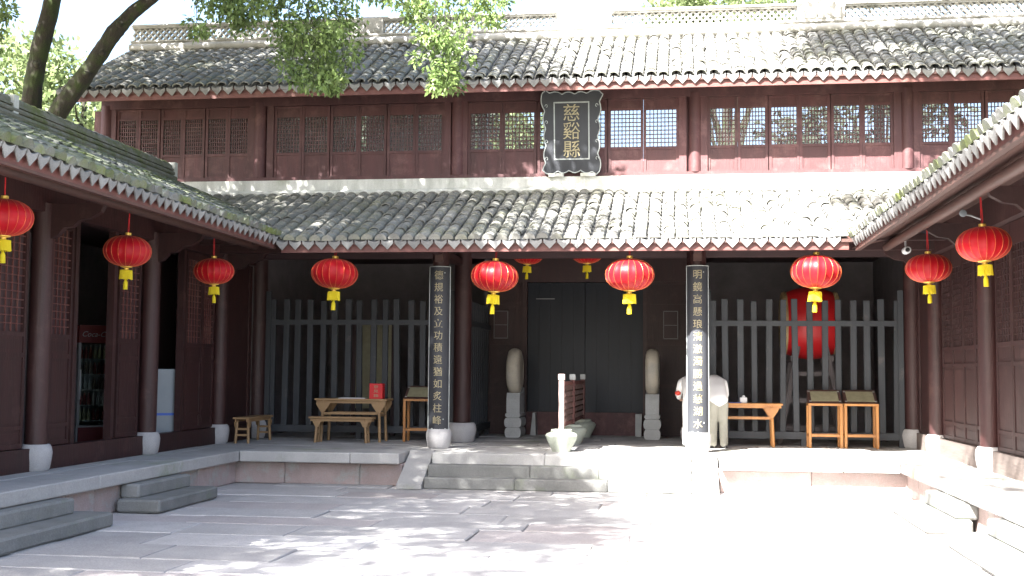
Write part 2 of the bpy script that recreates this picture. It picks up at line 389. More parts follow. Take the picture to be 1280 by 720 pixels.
coping(wl_, EL-.75, EL, 5.2, EF-.004, 'y', lo=1.6, hi=2.6); coping(wl_, EL-1.6, EL-.754, 5.2, EF-.004, 'y', lo=1.4, hi=2.4, name='floor_slab')
coping(wl_, -11.2, EL-1.604, 5.2, EF-.004, 'y', lo=2, hi=3, name='floor_slab')
coping(wr_, ER, ER+.75, 5.2, EF-.004, 'y', lo=1.6, hi=2.6); coping(wr_, ER+.754, 7.5, 5.2, EF-.004, 'y', lo=1.4, hi=2.4, name='floor_slab')
coping(wl_, -11.2, EL-.004, EF, EF+.86, 'x', name='floor_slab'); coping(wr_, ER+.004, 7.5, EF, EF+.86, 'x', name='floor_slab')
# footing stones below the overhanging coping
coping(terrace, EL-.27, STX0-.43, 19.1, 19.22, 'x', 'wallstone', .8, 1.7, 0, P-.18, 'footing_stone')
coping(terrace, STX1+.43, ER+.27, 19.1, 19.22, 'x', 'wallstone', .8, 1.7, 0, P-.18, 'footing_stone')
coping(wl_, EL-.26, EL-.12, 5.2, 19.098, 'y', 'wallstone', .7, 1.5, 0, P-.18, 'footing_stone')
coping(wr_, ER+.12, ER+.26, 5.2, 19.098, 'y', 'wallstone', .7, 1.5, 0, P-.18, 'footing_stone')

# stone steps
def steps(name, label, x0, x1, parts, loc):
    t = empty(name, loc, 0, label, 'steps', 'stone steps up to the platforms')
    for (a, b, c, d, z0, z1) in parts: MB().cbox(a, b, c, d, z0, z1, .026).build('step', 'step', t)
    return t
h3 = P/3
ct = empty('stone_steps', ((STX0+STX1)/2, 19.1, 0), 0, 'wide flight of stone steps with sloping side slabs in front of the gate', 'steps')
for k, yk in enumerate((18.72, 19.04, 19.36)):
    a = STX0
    cuts = [STX0, STX0+1.45+.2*k, STX0+2.9-.15*k, STX1]
    for i in range(3):
        MB().cbox(cuts[i]+.002, cuts[i+1]-.002, yk, yk+.34 if k < 2 else 19.66, 0 if k == 0 else h3*k-.03, h3*(k+1)-(.004 if k == 2 else 0), .014).build('step', 'slab' if k == 2 else 'step', ct)
for xa in (STX0-.41, STX1+.005):
    MB().prism([(18.62, 0), (18.62, .07), (19.62, P+.012), (19.74, P+.012), (19.74, 0)], xa, xa+.40, 'yz').build('side_slab', 'slab', ct)
steps('stone_steps', 'mossy two-step stone block below the left wing, beside the bigger grey one', 0, 0,
      [(-7.02, -6.52, 10.6, 13.44, .006, .172), (-7.16, -6.88, 10.7, 13.2, .165, .35)], (-6.8, 12, 0))
steps('stone_steps', 'low grey two-step stone block by the drinks doorway, nearer the terrace corner', 0, 0,
      [(-7.12, -6.53, 14.72, 16.7, .006, .172), (-7.16, -6.9, 14.9, 16.6, .165, .35)], (-6.8, 15.7, 0))
steps('stone_steps', 'sunlit two-step stone block below the right wing, beside the terrace corner', 0, 0,
      [(2.87, 3.4, 14.6, 16.85, .006, .172), (3.22, 3.5, 14.72, 16.48, .165, .35)], (3.1, 15.7, 0))
steps('stone_steps', 'sunlit two-step stone block below the right wing, farther from the terrace', 0, 0,
      [(2.88, 3.4, 11.1, 13.57, .006, .172), (3.24, 3.5, 11.2, 13.36, .165, .35)], (3.1, 12.3, 0))

# ================================================================== TILE ROOFS
PITCHR = .224
def arc_tile(w, h, L, th, n=6, concave=False, taper=.92):
    """clay tile, x across, y up the slope, z out of the roof; front end at y = 0"""
    b = MB(); v = []
    for yv, k in ((0, 1.0), (L, taper)):
        for t_ in (th, 0):
            for i in range(n+1):
                a = math.pi*i/n
                x = -math.cos(a)*(w/2)*k; z = math.sin(a)*(h-(th if t_ == 0 else 0))*k
                if concave: z = -z+(0 if t_ == 0 else 0) - (0 if t_ else th)
                v.append((x*(1 if t_ else .86), yv, z))
    m_ = n+1
    f = []
    for i in range(n):
        f.append((i, i+1, 2*m_+i+1, 2*m_+i))               # outer
        f.append((m_+i+1, m_+i, 3*m_+i, 3*m_+i+1))         # inner
        f.append((i+1, i, m_+i, m_+i+1))                   # front rim
    f.append((0, m_, 3*m_, 2*m_)); f.append((n, 2*m_+n, 3*m_+n, m_+n))
    b.add(v, f); return b
def drip_shape():
    b = MB(); v = []; n = 6; w = .20
    top = [(-w/2+w*i/n, 0, -math.sin(math.pi*i/n)*.035+.012) for i in range(n+1)]
    tongue = [(.098, -.006, -.045), (.058, -.014, -.088), (.0, -.026, -.148), (-.058, -.014, -.088), (-.098, -.006, -.045)]
    ring = top+tongue; k = len(ring)
    f1 = [(x, y_-.012, z) for x, y_, z in ring]; f2 = [(x, y_+.006, z) for x, y_, z in ring]
    f = [tuple(range(k)), tuple(range(2*k-1, k-1, -1))]+[(i, i+k, (i+1) % k+k, (i+1) % k) for i in range(k)]
    b.add(f1+f2, f)
    # the short pan behind the tongue
    back = [(x*.95, .16, z) for x, y_, z in top]
    n0 = len(b.v); b.v += [(x, 0.0, z) for x, y_, z in top]+back
    for i in range(n): b.f.append((n0+i, n0+i+1, n0+n+1+i+1, n0+n+1+i))
    return b
cover_b = arc_tile(.188, .072, .345, .018)
pan_b = arc_tile(.19, .045, .30, .012, 4, concave=True)
def end_shape():
    """eave cover tile with a raised fan lip"""
    b = arc_tile(.188, .075, .345, .018); n = 8; o = []
    for s_, yy_ in ((1.0, -.012), (1.0, .012)):
        for i in range(n+1):
            a = math.pi*i/n; o.append((-math.cos(a)*.100, yy_, math.sin(a)*.098-.012))
    k = n+1
    b.add(o, [tuple(range(k)), tuple(range(2*k-1, k-1, -1))]+[(i, i+k, (i+1) % k+k, (i+1) % k) for i in range(k)])
    return b
end_b = end_shape(); drip_b = drip_shape()
def np_tile(b): return np.array(b.v, dtype=np.float32), b.f
def join_instances(name, b, mats, mat, parent):
    V, Fc = np_tile(b); off = np.array(wloc(parent)) if parent else np.zeros(3)
    out = []; faces = []; n = len(V)
    for k, mt in enumerate(mats):
        A = np.array(mt); out.append(V@A[:3, :3].T+A[:3, 3]-off)
        faces += [tuple(i+k*n for i in f) for f in Fc]
    m = bpy.data.meshes.new(name); m.from_pydata(np.concatenate(out).tolist(), [], faces); m.update(); m.materials.append(M[mat])
    o = bpy.data.objects.new(name, m); col.objects.link(o); o.parent = parent; o['kind'] = 'stuff'
    return o
def roof(parent, E0, Rv, Uv, rows, start, length, singles, mat='tile', course=.245, sag=0.0):
    """E0 eave corner, Rv along the eave, Uv up the slope; start(t)/length(t) per row; singles = courses built as single tiles"""
    E0 = Vector(E0); Rv = Vector(Rv); Uv = Vector(Uv).normalized(); Nv = Rv.cross(Uv)
    if Nv.z < 0: Nv = -Nv
    flip = Rv.cross(Uv).dot(Nv) < 0
    def mat_at(p, tilt=0.0, twist=0.0):
        X = Rv if not flip else -Rv
        A = Matrix((X, Uv, Nv)).transposed().to_4x4()
        return Matrix.Translation(p) @ A @ Matrix.Rotation(tilt, 4, 'X') @ Matrix.Rotation(twist, 4, 'Z')
    cm = cover_b.mesh('cover_tile', mat); em = end_b.mesh('end_tile', mat); dm = drip_b.mesh('drip_tile', 'drip')
    rest = []; pans = []
    wob = [rng.uniform(-1, 1) for _ in range(rows+3)]
    for i in range(rows):
        t = (i+.5)*PITCHR
        s0, L = start(t), length(t)
        base = E0+Rv*t+Rv*wob[i]*.008
        k = 0; s = s0
        at_eave = s0 < .01
        if at_eave:
            inst('drip_tile', dm, parent, mat_at(E0+Rv*(t-PITCHR/2)+Nv*.0-Uv*.02, rng.uniform(-.06, .06)+math.asin(Uv.z)*.0, rng.uniform(-.05, .05)))
        while s < L-.08:
            jit = rng.gauss(0, .008)
            m_ = mat_at(base+Uv*(s+jit-.015)+Nv*(.022+rng.uniform(-.008, .012)), -.062+rng.uniform(-.03, .03), rng.gauss(0, .05))
            if k < singles and at_eave: inst('cover_tile' if k else 'end_tile', cm if k else em, parent, m_)
            else: rest.append(m_)
            pans.append(mat_at(base-Rv*(PITCHR/2)+Uv*(s+.06)+Nv*.03, -.04))
            s += course; k += 1
    if rest: join_instances('cover_tiling', cover_b, rest, mat, parent)
    join_instances('pan_tiling', pan_b, pans, 'pan', parent)
def deck(name, poly, th, mat, parent):
    """slab under a roof polygon (world points), th thick, below"""
    n = len(poly); v = [Vector(p) for p in poly]; lo = [p-Vector((0, 0, th)) for p in v]
    b = MB().add(v+lo, [tuple(range(n)), tuple(range(2*n-1, n-1, -1))]+[(i, i+n, (i+1) % n+n, (i+1) % n) for i in range(n)])
    return b.build(name, mat, parent)

# ================================================================== FRONT HALL
EX0, EX1, EY, EZ = -6.6, 2.75, 19.22, 4.0      # lower eave
SL = .39                                       # lower roof slope
WT = 22.38                                     # where the lower roof meets the upper storey
CX = (-8.15, -4.06, .36, 4.3)                  # column lines
hall = empty('front_hall', (-1.85, 22.5, P), 0, 'two-storey maroon timber gate hall with grey tiled roofs across the courtyard end', 'building')
VL = .82
zt = EZ+SL*(WT-EY)
lr = deck('lower_roof', [(EX0, EY, EZ-.03), (EX1, EY, EZ-.03), (EX1+VL*(WT-EY), WT, zt-.03), (EX0-VL*(WT-EY), WT, zt-.03)], .05, 'soffit', hall)
cosl = 1/math.sqrt(1+SL*SL); Lr = (WT-EY)/cosl
x_lo = EX0-VL*(WT-EY); nrow = int((EX1+VL*(WT-EY)-x_lo)/PITCHR)
off0 = ((EX0-x_lo) % PITCHR)
def st_low(t):
    x = x_lo+t
    if x < EX0: return (EX0-x)/VL/cosl+.02
    if x > EX1: return (x-EX1)/VL/cosl+.02
    return 0.0
roof(lr, (x_lo, EY, EZ), (1, 0, 0), (0, 1, SL), nrow, st_low, lambda t: Lr, 7, 'tile', .25)
# upper roof
UY, UZ, URY, URZ = 21.45, 7.20, 24.4, 8.74
USL = (URZ-UZ)/(URY-UY)
UX0, UX1 = -11.75, 8.0
ur = deck('upper_roof', [(UX0, UY, UZ-.03), (UX1, UY, UZ-.03), (UX1, URY, URZ-.03), (UX0, URY, URZ-.03)], .06, 'soffit', hall)
cu_ = 1/math.sqrt(1+USL*USL)
roof(ur, (UX0, UY, UZ), (1, 0, 0), (0, 1, USL), int((UX1-UX0)/PITCHR), lambda t: 0.0, lambda t: (URY-UY)/cu_-.05, 0, 'tile', .24)
deck('rear_slope', [(UX0, URY+.002, URZ-.03), (UX1, URY+.002, URZ-.03), (UX1, 25.95, URZ-.8), (UX0, 25.95, URZ-.8)], .08, 'tile', hall)
# ridge of the upper roof: mouldings, openwork panels, solid blocks, cap
rz = URZ-.02
rd = MB().box(UX0+.02, UX1-.02, URY-.13, URY+.13, rz-.06, rz+.11).build('ridge', 'ridge', hall)
MB().tube([(UX0+.02, URY-.14, rz+.075), (UX1-.02, URY-.14, rz+.075)], .085, 10).build('ridge_roll', 'ridge', rd, smooth=True)
MB().box(UX0+.02, UX1-.02, URY-.11, URY+.11, rz+.113, rz+.20).box(UX0+.02, UX1-.02, URY-.15, URY+.15, rz+.202, rz+.235).build('ridge_moulding', 'ridge', rd)
blocks = [(-6.85, -6.12, .0), (-2.43, -1.30, .24), (2.43, 3.36, .06)]
edges = [UX0+.02]
for a, b_, h_ in blocks:
    bb = MB().box(a, b_, URY-.12, URY+.12, rz+.237, rz+.60+h_)
    bb.box(a+.06, b_-.06, URY-.135, URY-.12, rz+.28, rz+.56+h_*.9)
    bk = bb.build('ridge_block', 'ridge', rd)
    rl = MB(); cx_, cz_ = (a+b_)/2, rz+.42+h_*.45
    for k in range(9):
        an = k*.7; q = .05+.018*k
        rl.lathe([(.0, -.02), (.055, -.012), (.04, 0.0)], (cx_+math.cos(an)*q*1.6, URY-.135, cz_+math.sin(an)*q*.75), 8, 'y')
    rl.build('relief', 'ridge', rd, smooth=True)
    edges += [a, b_]
edges.append(UX1-.02)
for i in range(0, len(edges), 2):
    a, b_ = edges[i]+.01, edges[i+1]-.01
    lat = MB(); z0_, z1_ = rz+.237, rz+.52; n_ = max(2, int((b_-a)/.135)); w_ = (b_-a)/n_
    for k in range(n_):
        for r_ in range(2):
            za, zb = z0_+(z1_-z0_)*r_/2, z0_+(z1_-z0_)*(r_+1)/2
            lat.bar((a+k*w_, URY, za), (a+(k+1)*w_, URY, zb), .10, .030, (0, 1, 0)) if False else lat.bar((a+k*w_, URY, za), (a+(k+1)*w_, URY, zb), .10, .030)
            lat.bar((a+k*w_, URY+.003, zb), (a+(k+1)*w_, URY+.003, za), .10, .030)
    lat.build('openwork_panel', 'ridge', rd)
    MB().box(a, b_, URY-.10, URY+.10, z1_+.002, z1_+.035).box(a, b_, URY-.13, URY+.13, z1_+.037, z1_+.075).build('ridge_cap', 'ridge', rd)
# eave boards and rafters
def fascia_run(parent, p0, p1, h, th, mat='fascia'):
    MB().bar(p0, p1, th, h).build('eave_board', mat, parent)
fascia_run(lr, (EX0+.06, EY+.065, EZ-.125), (EX1-.06, EY+.065, EZ-.125), .14, .03)
fascia_run(ur, (UX0+.03, UY+.065, UZ-.135), (UX1-.03, UY+.065, UZ-.135), .16, .03)
rf = MB(); x = EX0+.15
while x < EX1-.1:
    rf.bar((x, EY+.13, EZ-.125+SL*.13), (x, WT-.05, zt-.125), .07, .07); x += .30
rf.build('rafters', 'soffit', lr)['kind'] = 'stuff'
rf = MB(); x = UX0+.15
while x < UX1-.1:
    rf.bar((x, UY+.13, UZ-.14+USL*.13), (x, 22.5, UZ-.14+USL*1.05), .07, .07); x += .30
rf.build('rafters', 'soffit', ur)['kind'] = 'stuff'
# lower-storey columns with stone bases
def column_base(x, y_, r_=.215, h_=.34, parent=None, z=P):
    prof = [(r_*.80, 0), (r_*.90, .03), (r_*1.0, h_*.45), (r_*1.04, h_*.68), (r_*.98, h_*.88), (r_*.86, h_)]
    return MB().lathe(prof, (x, y_, z), 24).build('column_base', 'base', parent, smooth=True)
def column(x, y_, r_, top, parent, mat='wood', base=True, rb=.215, hb=.34):
    z0 = P+(hb-.01 if base else 0)
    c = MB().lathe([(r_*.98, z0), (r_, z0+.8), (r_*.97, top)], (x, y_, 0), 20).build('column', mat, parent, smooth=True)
    if base: column_base(x, y_, rb, hb, c)
    return c
for x in (CX[1], CX[2]):
    column(x, 20.5, .15, 3.92, hall); column(x+(.05 if x < 0 else 0), 22.45, .17, 4.3, hall, rb=.27, hb=.36)
    # little block between the column head and the beam
    MB().box(x-.07, x+.07, 20.30, 20.44, 3.74, 3.93).build('column_bracket', 'soffit', hall)
for x in (CX[0], CX[3]): column(x, 22.75, .17, 4.3, hall, rb=.23)
# beams
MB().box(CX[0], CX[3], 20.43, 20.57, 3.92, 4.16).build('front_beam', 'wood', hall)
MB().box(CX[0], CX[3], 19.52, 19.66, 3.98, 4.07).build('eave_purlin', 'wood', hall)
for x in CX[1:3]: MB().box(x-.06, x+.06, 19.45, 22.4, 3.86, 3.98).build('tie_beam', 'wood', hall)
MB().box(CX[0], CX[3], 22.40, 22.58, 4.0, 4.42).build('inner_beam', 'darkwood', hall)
MB().box(CX[1]+.1, CX[2]-.1, 25.5, 25.7, 3.78, 4.42).build('lintel', 'wood', hall)
# ceiling and interior shell
MB().box(-8.3, 4.45, 22.41, 28.3, 4.42, 4.5).build('ceiling', 'darkwood', hall)
MB().box(-8.3, 4.45, 28.1, 28.25, P, 4.42).build('rear_wall', 'darkplaster', hall)
MB().box(-8.42, -8.3, 22.9, 28.25, P, 4.5).build('side_wall', 'darkplaster', hall); MB().box(4.45, 4.57, 22.9, 28.25, P, 4.5).build('side_wall', 'darkplaster', hall)
for x in (CX[1]-.06, CX[2]-.06): MB().box(x, x+.12, 25.72, 28.1, P, 4.42).build('partition', 'darkplaster', hall)
# gate: jamb panels, threshold, two black door leaves
GX0, GX1 = -3.23, -.62
def panel_leaf(parent, x0, x1, y_, z0, z1, splits, mat, name='wall_panel'):
    """framed panel facing -y with recessed fields between the split heights"""
    fr = MB(); s_ = .06; zs = [z0]+list(splits)+[z1]
    fr.box(x0, x0+s_, y_, y_+.06, z0, z1).box(x1-s_, x1, y_, y_+.06, z0, z1)
    for z in zs: fr.box(x0+s_, x1-s_, y_+.003, y_+.057, max(z0, z-.04), min(z1, z+.04))
    p = fr.build(name, mat, parent)
    MB().box(x0+s_*.5, x1-s_*.5, y_+.03, y_+.045, z0+.01, z1-.01).build('field', mat, p)
    return p
panel_leaf(hall, CX[1]+.04, GX0-.03, 25.56, P, 3.78, [P+.55, P+1.05, P+1.3, P+1.95, 3.35], 'wood')
panel_leaf(hall, GX1+.03, CX[2]-.02, 25.56, P, 3.78, [P+.55, P+1.05, P+1.3, P+1.95, 3.35], 'wood')
MB().box(GX0-.03, GX0+.07, 25.5, 25.7, P, 3.78).build('gate_jamb', 'wood', hall); MB().box(GX1-.07, GX1+.03, 25.5, 25.7, P, 3.78).build('gate_jamb', 'wood', hall)
th = MB().box(GX0+.07, GX1-.07, 25.52, 25.62, P, P+.48).build('threshold', 'upwood', hall)
MB().box(GX0+.07, GX1-.07, 25.505, 25.52, P+.22, P+.25).build('threshold_moulding', 'upwood', th)
for s_, (a, b_) in enumerate(((GX0+.07, -1.93), (-1.92, GX1-.07))):
    lf = MB().box(a, b_, 25.66, 25.70, P+.30, 3.78).build('door_leaf', 'black', hall)
    n_ = 5
    for k in range(n_):
        MB().box(a+(b_-a)*k/n_+.003, a+(b_-a)*(k+1)/n_-.003, 25.645, 25.662, P+.48, 3.77).build('plank', 'black', lf)
MB().box(GX0+.25, GX0+.65, 25.60, 25.63, 3.42, 3.435).build('curtain_rail', 'grey', hall)
# notice plates on the panels
for x in (-3.9, -.28):
    nb = empty('notice_plate', (x+.17, 25.55, 2.87), 0, 'small dark framed notice plate on the gate panel ' + ('behind the left stone drum' if x < -2 else 'beside the right stone drum'), 'notice')
    MB().box(x, x+.34, 25.535, 25.557, 2.56, 3.18).build('plate', 'darkwood', nb)
    MB().box(x+.02, x+.32, 25.531, 25.536, 3.155, 3.162).box(x+.02, x+.32, 25.531, 25.536, 2.575, 2.582).box(x+.02, x+.027, 25.531, 25.536, 2.59, 3.15).box(x+.313, x+.32, 25.531, 25.536, 2.59, 3.15).box(x+.04, x+.30, 25.531, 25.536, 2.86, 2.866).build('border', 'paleline', nb)
# plaster strip and upper storey front
MB().box(UX0+.35, UX1-.35, WT-.06, WT+.10, zt-.06, 5.53).build('plaster_strip', 'plaster', hall)
MB().tube([(UX0+.4, WT-.07, zt+.035), (UX1-.4, WT-.07, zt+.035)], .06, 8).build('plaster_roll', 'plaster', hall, smooth=True)
UC = (-11.3, -8.1, -4.15, .36, 4.2, 7.5)
uz0, uz1 = 5.53, 7.32
WY = 22.45
MB().box(UC[0]-.1, UC[-1]+.1, WY-.07, WY+.13, uz0, uz0+.075).build('sill_beam', 'upwood', hall)
MB().box(UC[0]-.1, UC[-1]+.1, WY-.06, WY+.12, 7.02, 7.55).build('head_beam', 'upwood', hall)
for x in UC:
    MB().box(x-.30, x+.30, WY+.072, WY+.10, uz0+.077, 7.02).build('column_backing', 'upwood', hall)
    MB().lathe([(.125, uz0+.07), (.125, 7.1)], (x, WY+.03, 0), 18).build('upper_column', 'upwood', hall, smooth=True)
def lattice(x0, x1, z0, z1, y_, nx, nz, bw=.016, dep=.02):
    b = MB()
    for i in range(1, nx): xx = x0+(x1-x0)*i/nx; b.box(xx-bw/2, xx+bw/2, y_, y_+dep, z0, z1)
    for i in range(1, nz): zz = z0+(z1-z0)*i/nz; b.box(x0, x1, y_+.003, y_+dep-.003, zz-bw/2, zz+bw/2)
    return b
bays = [(UC[0]+.2, UC[1]-.2, 6), (UC[1]+.28, UC[2]-.26, 6), (UC[2]+.19, UC[3]-.29, 6), (UC[3]+.22, UC[4]-.24, 6), (UC[4]+.2, UC[5]-.2, 5)]
for (a, b_, n_) in bays:
    for s_ in (a-.13, b_-.008): MB().box(s_, s_+.138, WY-.035, WY+.07, uz0+.076, 7.02).build('window_post', 'upwood', hall)
    w_ = (b_-a)/n_
    for k in range(n_):
        x0, x1 = a+k*w_+(.010 if k % 2 == 0 else .002), a+(k+1)*w_-(.010 if k % 2 else .002)
        if k % 2 == 0 and k: MB().box(x0-.035, x0+.015, WY+.052, WY+.085, uz0+.08, 7.015).build('mullion', 'upwood', hall)
        yy = WY+rng.uniform(-.006, .006); s_ = .05
        zl0, zl1 = 6.10, 6.80
        fr = MB().box(x0, x0+s_, yy, yy+.05, uz0+.08, 7.015).box(x1-s_, x1, yy, yy+.05, uz0+.08, 7.015)
        for za, zb in ((uz0+.08, uz0+.12), (zl0-.05, zl0), (zl1, zl1+.045), (6.985, 7.015)): fr.box(x0+s_, x1-s_, yy+.002, yy+.048, za, zb)
        wp = fr.build('window_panel', 'upwood', hall)
        MB().box(x0+s_*.6, x1-s_*.6, yy+.018, yy+.032, uz0+.10, zl0-.03).build('lower_board', 'upwood', wp)
        MB().box(x0+s_*.6, x1-s_*.6, yy+.018, yy+.032, zl1+.03, 7.0).build('upper_board', 'upwood', wp)
        lattice(x0+s_, x1-s_, zl0, zl1, yy+.015, 8, 9).build('lattice', 'upwood', wp)
        MB().box(x0+s_*.8, x1-s_*.8, yy+.038, yy+.041, zl0-.01, zl1+.01).build('pane', 'milky', wp)  # added sheet that whitens the view through the lattice
        if k % 2 == 0: MB().box(x0-.002+.03, x0+.06, yy-.012, yy, uz0+.085, uz0+.10).box(x0+.03, x0+.06, yy-.014, yy, 7.0, 7.013).build('hinge_pin', 'darkwood', wp)
        elif True: MB().box(x1-.06, x1-.03, yy-.012, yy, uz0+.085, uz0+.10).build('hinge_pin', 'darkwood', wp)
for x in [b[1] for b in bays[1:4]]: pass
# upper storey floor, end walls and the open gallery at the back
MB().box(UC[0], UC[-1], WY+.13, 25.5, 5.20, 5.30).build('upper_floor', 'darkwood', hall)
for x in (UC[0]-.12, UC[-1]): MB().box(x, x+.12, WY+.13, 25.5, 4.5, 7.9).build('end_wall', 'plaster', hall)
MB().box(UC[0], UC[-1], 25.42, 25.52, 5.3, 6.35).build('gallery_parapet', 'darkwood', hall)
for x in UC[1:-1]: MB().box(x-.1, x+.1, 25.4, 25.55, 6.35, 8.1).build('gallery_post', 'darkwood', hall)
for xa, xb in ((UC[0], -10.0), (-9.95, -8.2), (-8.0, -7.0), (-6.75, -5.7), (-5.5, -4.45)): MB().box(xa, xb, 25.44, 25.5, 6.352, 8.05).build('rear_light_block', 'darkwood', hall)  # unseen boards added to keep the left upper windows dark
# walls of the ground floor beyond the wings, hidden from the court
MB().box(UC[0], -8.45, 22.5, 22.6, P, 5.2).build('flank_wall', 'plaster', hall); MB().box(4.6, UC[-1], 22.5, 22.6, P, 5.2).build('flank_wall', 'plaster', hall)

# ================================================================== SIDE WINGS
def door_leaf(parent, xw, y0, y1, side, zl0, zl1, mat='wood', name='door_leaf', sill=.30, rows=14, cols=5):
    """leaf in a plane of constant x; side = +1 when the court is at larger x"""
    z0, z1 = P+sill, 3.85; s_ = .055
    xa, xb = (xw-.05, xw) if side > 0 else (xw, xw+.05)
    y0 += .006; y1 -= .006
    fr = MB().box(xa, xb, y0, y0+s_, z0, z1).box(xa, xb, y1-s_, y1, z0, z1)
    zm = z0+(zl0-z0)*.80; zq = z0+.26
    for za, zb in ((z0, z0+.06), (zq-.025, zq+.025), (zm-.03, zm+.03), (zl0-.06, zl0), (zl1, z1)): fr.box(xa+.002, xb-.002, y0+s_, y1-s_, za, zb)
    lf = fr.build(name, mat, parent)
    xm = (xa+xb)/2
    for za, zb in ((z0+.06, zq-.025), (zq+.025, zm-.03), (zm+.03, zl0-.06)):
        MB().box(xm-.008, xm+.008, y0+s_*.7, y1-s_*.7, za-.01, zb+.01).build('panel_board', mat, lf)
        if zb-za > .12: MB().box((xm+.008 if side > 0 else xm-.014), (xm+.014 if side > 0 else xm-.008), y0+s_+.04, y1-s_-.04, za+.04, zb-.04).build('raised_field', mat, lf)
    b = MB(); n1 = cols; n2 = rows; w_ = .014
    ya, yb = y0+s_, y1-s_
    for i in range(1, n1): q = ya+(yb-ya)*i/n1; b.box(xm-.009, xm+.009, q-w_/2, q+w_/2, zl0, zl1)
    for i in range(1, n2): q = zl0+(zl1-zl0)*i/n2; b.box(xm-.007, xm+.007, ya, yb, q-w_/2, q+w_/2)
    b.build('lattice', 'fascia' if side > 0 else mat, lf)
    MB().box(xm-.006-side*.03, xm+.006-side*.03, ya-.02, yb+.02, zl0-.02, zl1+.02).build('backing', 'darkwood', lf)
    return lf
def make_wing(side, label):
    s = side                                     # +1: left wing, its front faces +x
    X = lambda d: (-8.15+d if s > 0 else 4.3-d)  # d metres out from the column line towards the court
    eX = EX0 if s > 0 else EX1; dv = -1 if s > 0 else 1    # up the slope
    ridge_x = eX+dv*2.8; EZ = 4.08 if s > 0 else 4.0; rz_ = 5.34; wsl = (rz_-EZ)/2.8
    w = empty('side_wing', (X(-1), 14, P), 0, label, 'building')
    Y0 = 7.0
    # roof
    yv = lambda x: EY+abs(x-eX)/VL
    rd_ = deck('roof', [(eX, Y0, EZ-.03), (eX, EY, EZ-.03), (ridge_x, 22.3, rz_-.03), (ridge_x, Y0, rz_-.03)], .05, 'soffit', w)
    deck('rear_slope', [(ridge_x+dv*.002, Y0, rz_-.04), (ridge_x+dv*.002, 22.3, rz_-.04), (ridge_x+dv*1.2, 22.3, rz_-.55), (ridge_x+dv*1.2, Y0, rz_-.55)], .08, 'mosstile', w)
    cw = 1/math.sqrt(1+wsl*wsl); n_ = int((22.3-Y0)/PITCHR)
    roof(rd_, (eX, Y0, EZ), (0, 1, 0), (dv, 0, wsl), n_, lambda t: 0.0 if Y0+t < EY else (Y0+t-EY)*VL/cw+.02, lambda t: 2.8/cw-.08, 3, 'mosstile', .25)
    MB().box(*sorted((eX+dv*.055, eX+dv*.085)), Y0, EY+.05, EZ-.18, EZ-.045).build('eave_board', 'fascia', rd_)
    MB().box(*sorted((eX+dv*.04, eX+dv*.11)), Y0, EY+.05, EZ-.215, EZ-.182).build('eave_batten', 'soffit', rd_)
    # soffit boards under the eave
    k = 0
    for d0 in (.14, .42, .70, .98, 1.26):
        xa, xb = eX+dv*d0, eX+dv*(d0+.274)
        za, zb = EZ-.115+wsl*d0*.55, EZ-.115+wsl*(d0+.274)*.55
        MB().add([(xa, Y0, za), (xb, Y0, zb), (xb, 20.3, zb), (xa, 20.3, za), (xa, Y0, za+.02), (xb, Y0, zb+.02), (xb, 20.3, zb+.02), (xa, 20.3, za+.02)],
                 [(0, 1, 2, 3), (7, 6, 5, 4), (0, 4, 5, 1), (1, 5, 6, 2), (2, 6, 7, 3), (3, 7, 4, 0)]).build('soffit_board', 'soffit', rd_)
    xl = eX+dv*.62
    MB().tube([(xl, Y0, EZ-.09), (xl, 19.9, EZ-.09)], .07, 10).build('eave_purlin', 'soffit', w, smooth=True)
    # ridge
    xr = ridge_x
    yend = 21.1
    rg = MB().box(xr-.15, xr+.15, Y0, yend, rz_-.12, rz_+.10).box(xr-.11, xr+.11, Y0, yend, rz_+.102, rz_+.20).box(xr-.14, xr+.14, Y0, yend, rz_+.202, rz_+.235).box(xr-.10, xr+.10, Y0, yend, rz_+.237, rz_+.30).build('ridge', 'mossridge', w)
    MB().tube([(xr-dv*.15, Y0, rz_+.04), (xr-dv*.15, yend, rz_+.04)], .06, 8).tube([(xr-dv*.12, Y0, rz_+.15), (xr-dv*.12, yend, rz_+.15)], .04, 8).build('ridge_roll', 'mossridge', rg, smooth=True)
    cm = arc_tile(.2, .07, .2, .016).mesh('ridge_tile', 'mosstile'); yy = Y0
    while yy < yend-.1:
        inst('ridge_tile', cm, rg, Matrix.Translation((xr, yy, rz_+.29+rng.uniform(0, .012))) @ Matrix.Rotation(rng.uniform(-.05, .05), 4, 'Z') @ Matrix.Rotation(-.07, 4, 'X')); yy += .19
    for q in (yend+.002, 15.6):
        MB().box(xr-.15, xr+.15, q, q+.13, rz_+.08, rz_+.36).build('end_block', 'plaster', rg)
    # columns, plinth, brackets
    ys = ((8.0, 11.2, 14.55, 17.82, 20.75) if s > 0 else (8.0, 11.0, 14.0, 17.4, 20.75))
    for y_ in ys: column(X(0), y_, .145, 3.98, w, rb=.20, hb=.34)
    for i in range(len(ys)):
        ya = ys[i]; yb = ys[i+1] if i+1 < len(ys) else 22.6
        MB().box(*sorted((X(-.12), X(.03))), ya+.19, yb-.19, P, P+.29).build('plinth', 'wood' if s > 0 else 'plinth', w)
        br = MB(); y_ = ya
        pts = [(0.10, 3.50), (.22, 3.56), (.30, 3.66), (.42, 3.67), (.52, 3.76), (.66, 3.78), (.80, 3.86), (.86, 3.97), (.10, 3.97)]
        br.prism([(X(a), z) for a, z in pts], y_-.05, y_+.05, 'xz'); br.build('bracket', 'wood', w)
    MB().box(*sorted((X(-.1), X(.08))), Y0, 22.3, 3.86, 4.38).build('head_beam', 'wood', w)
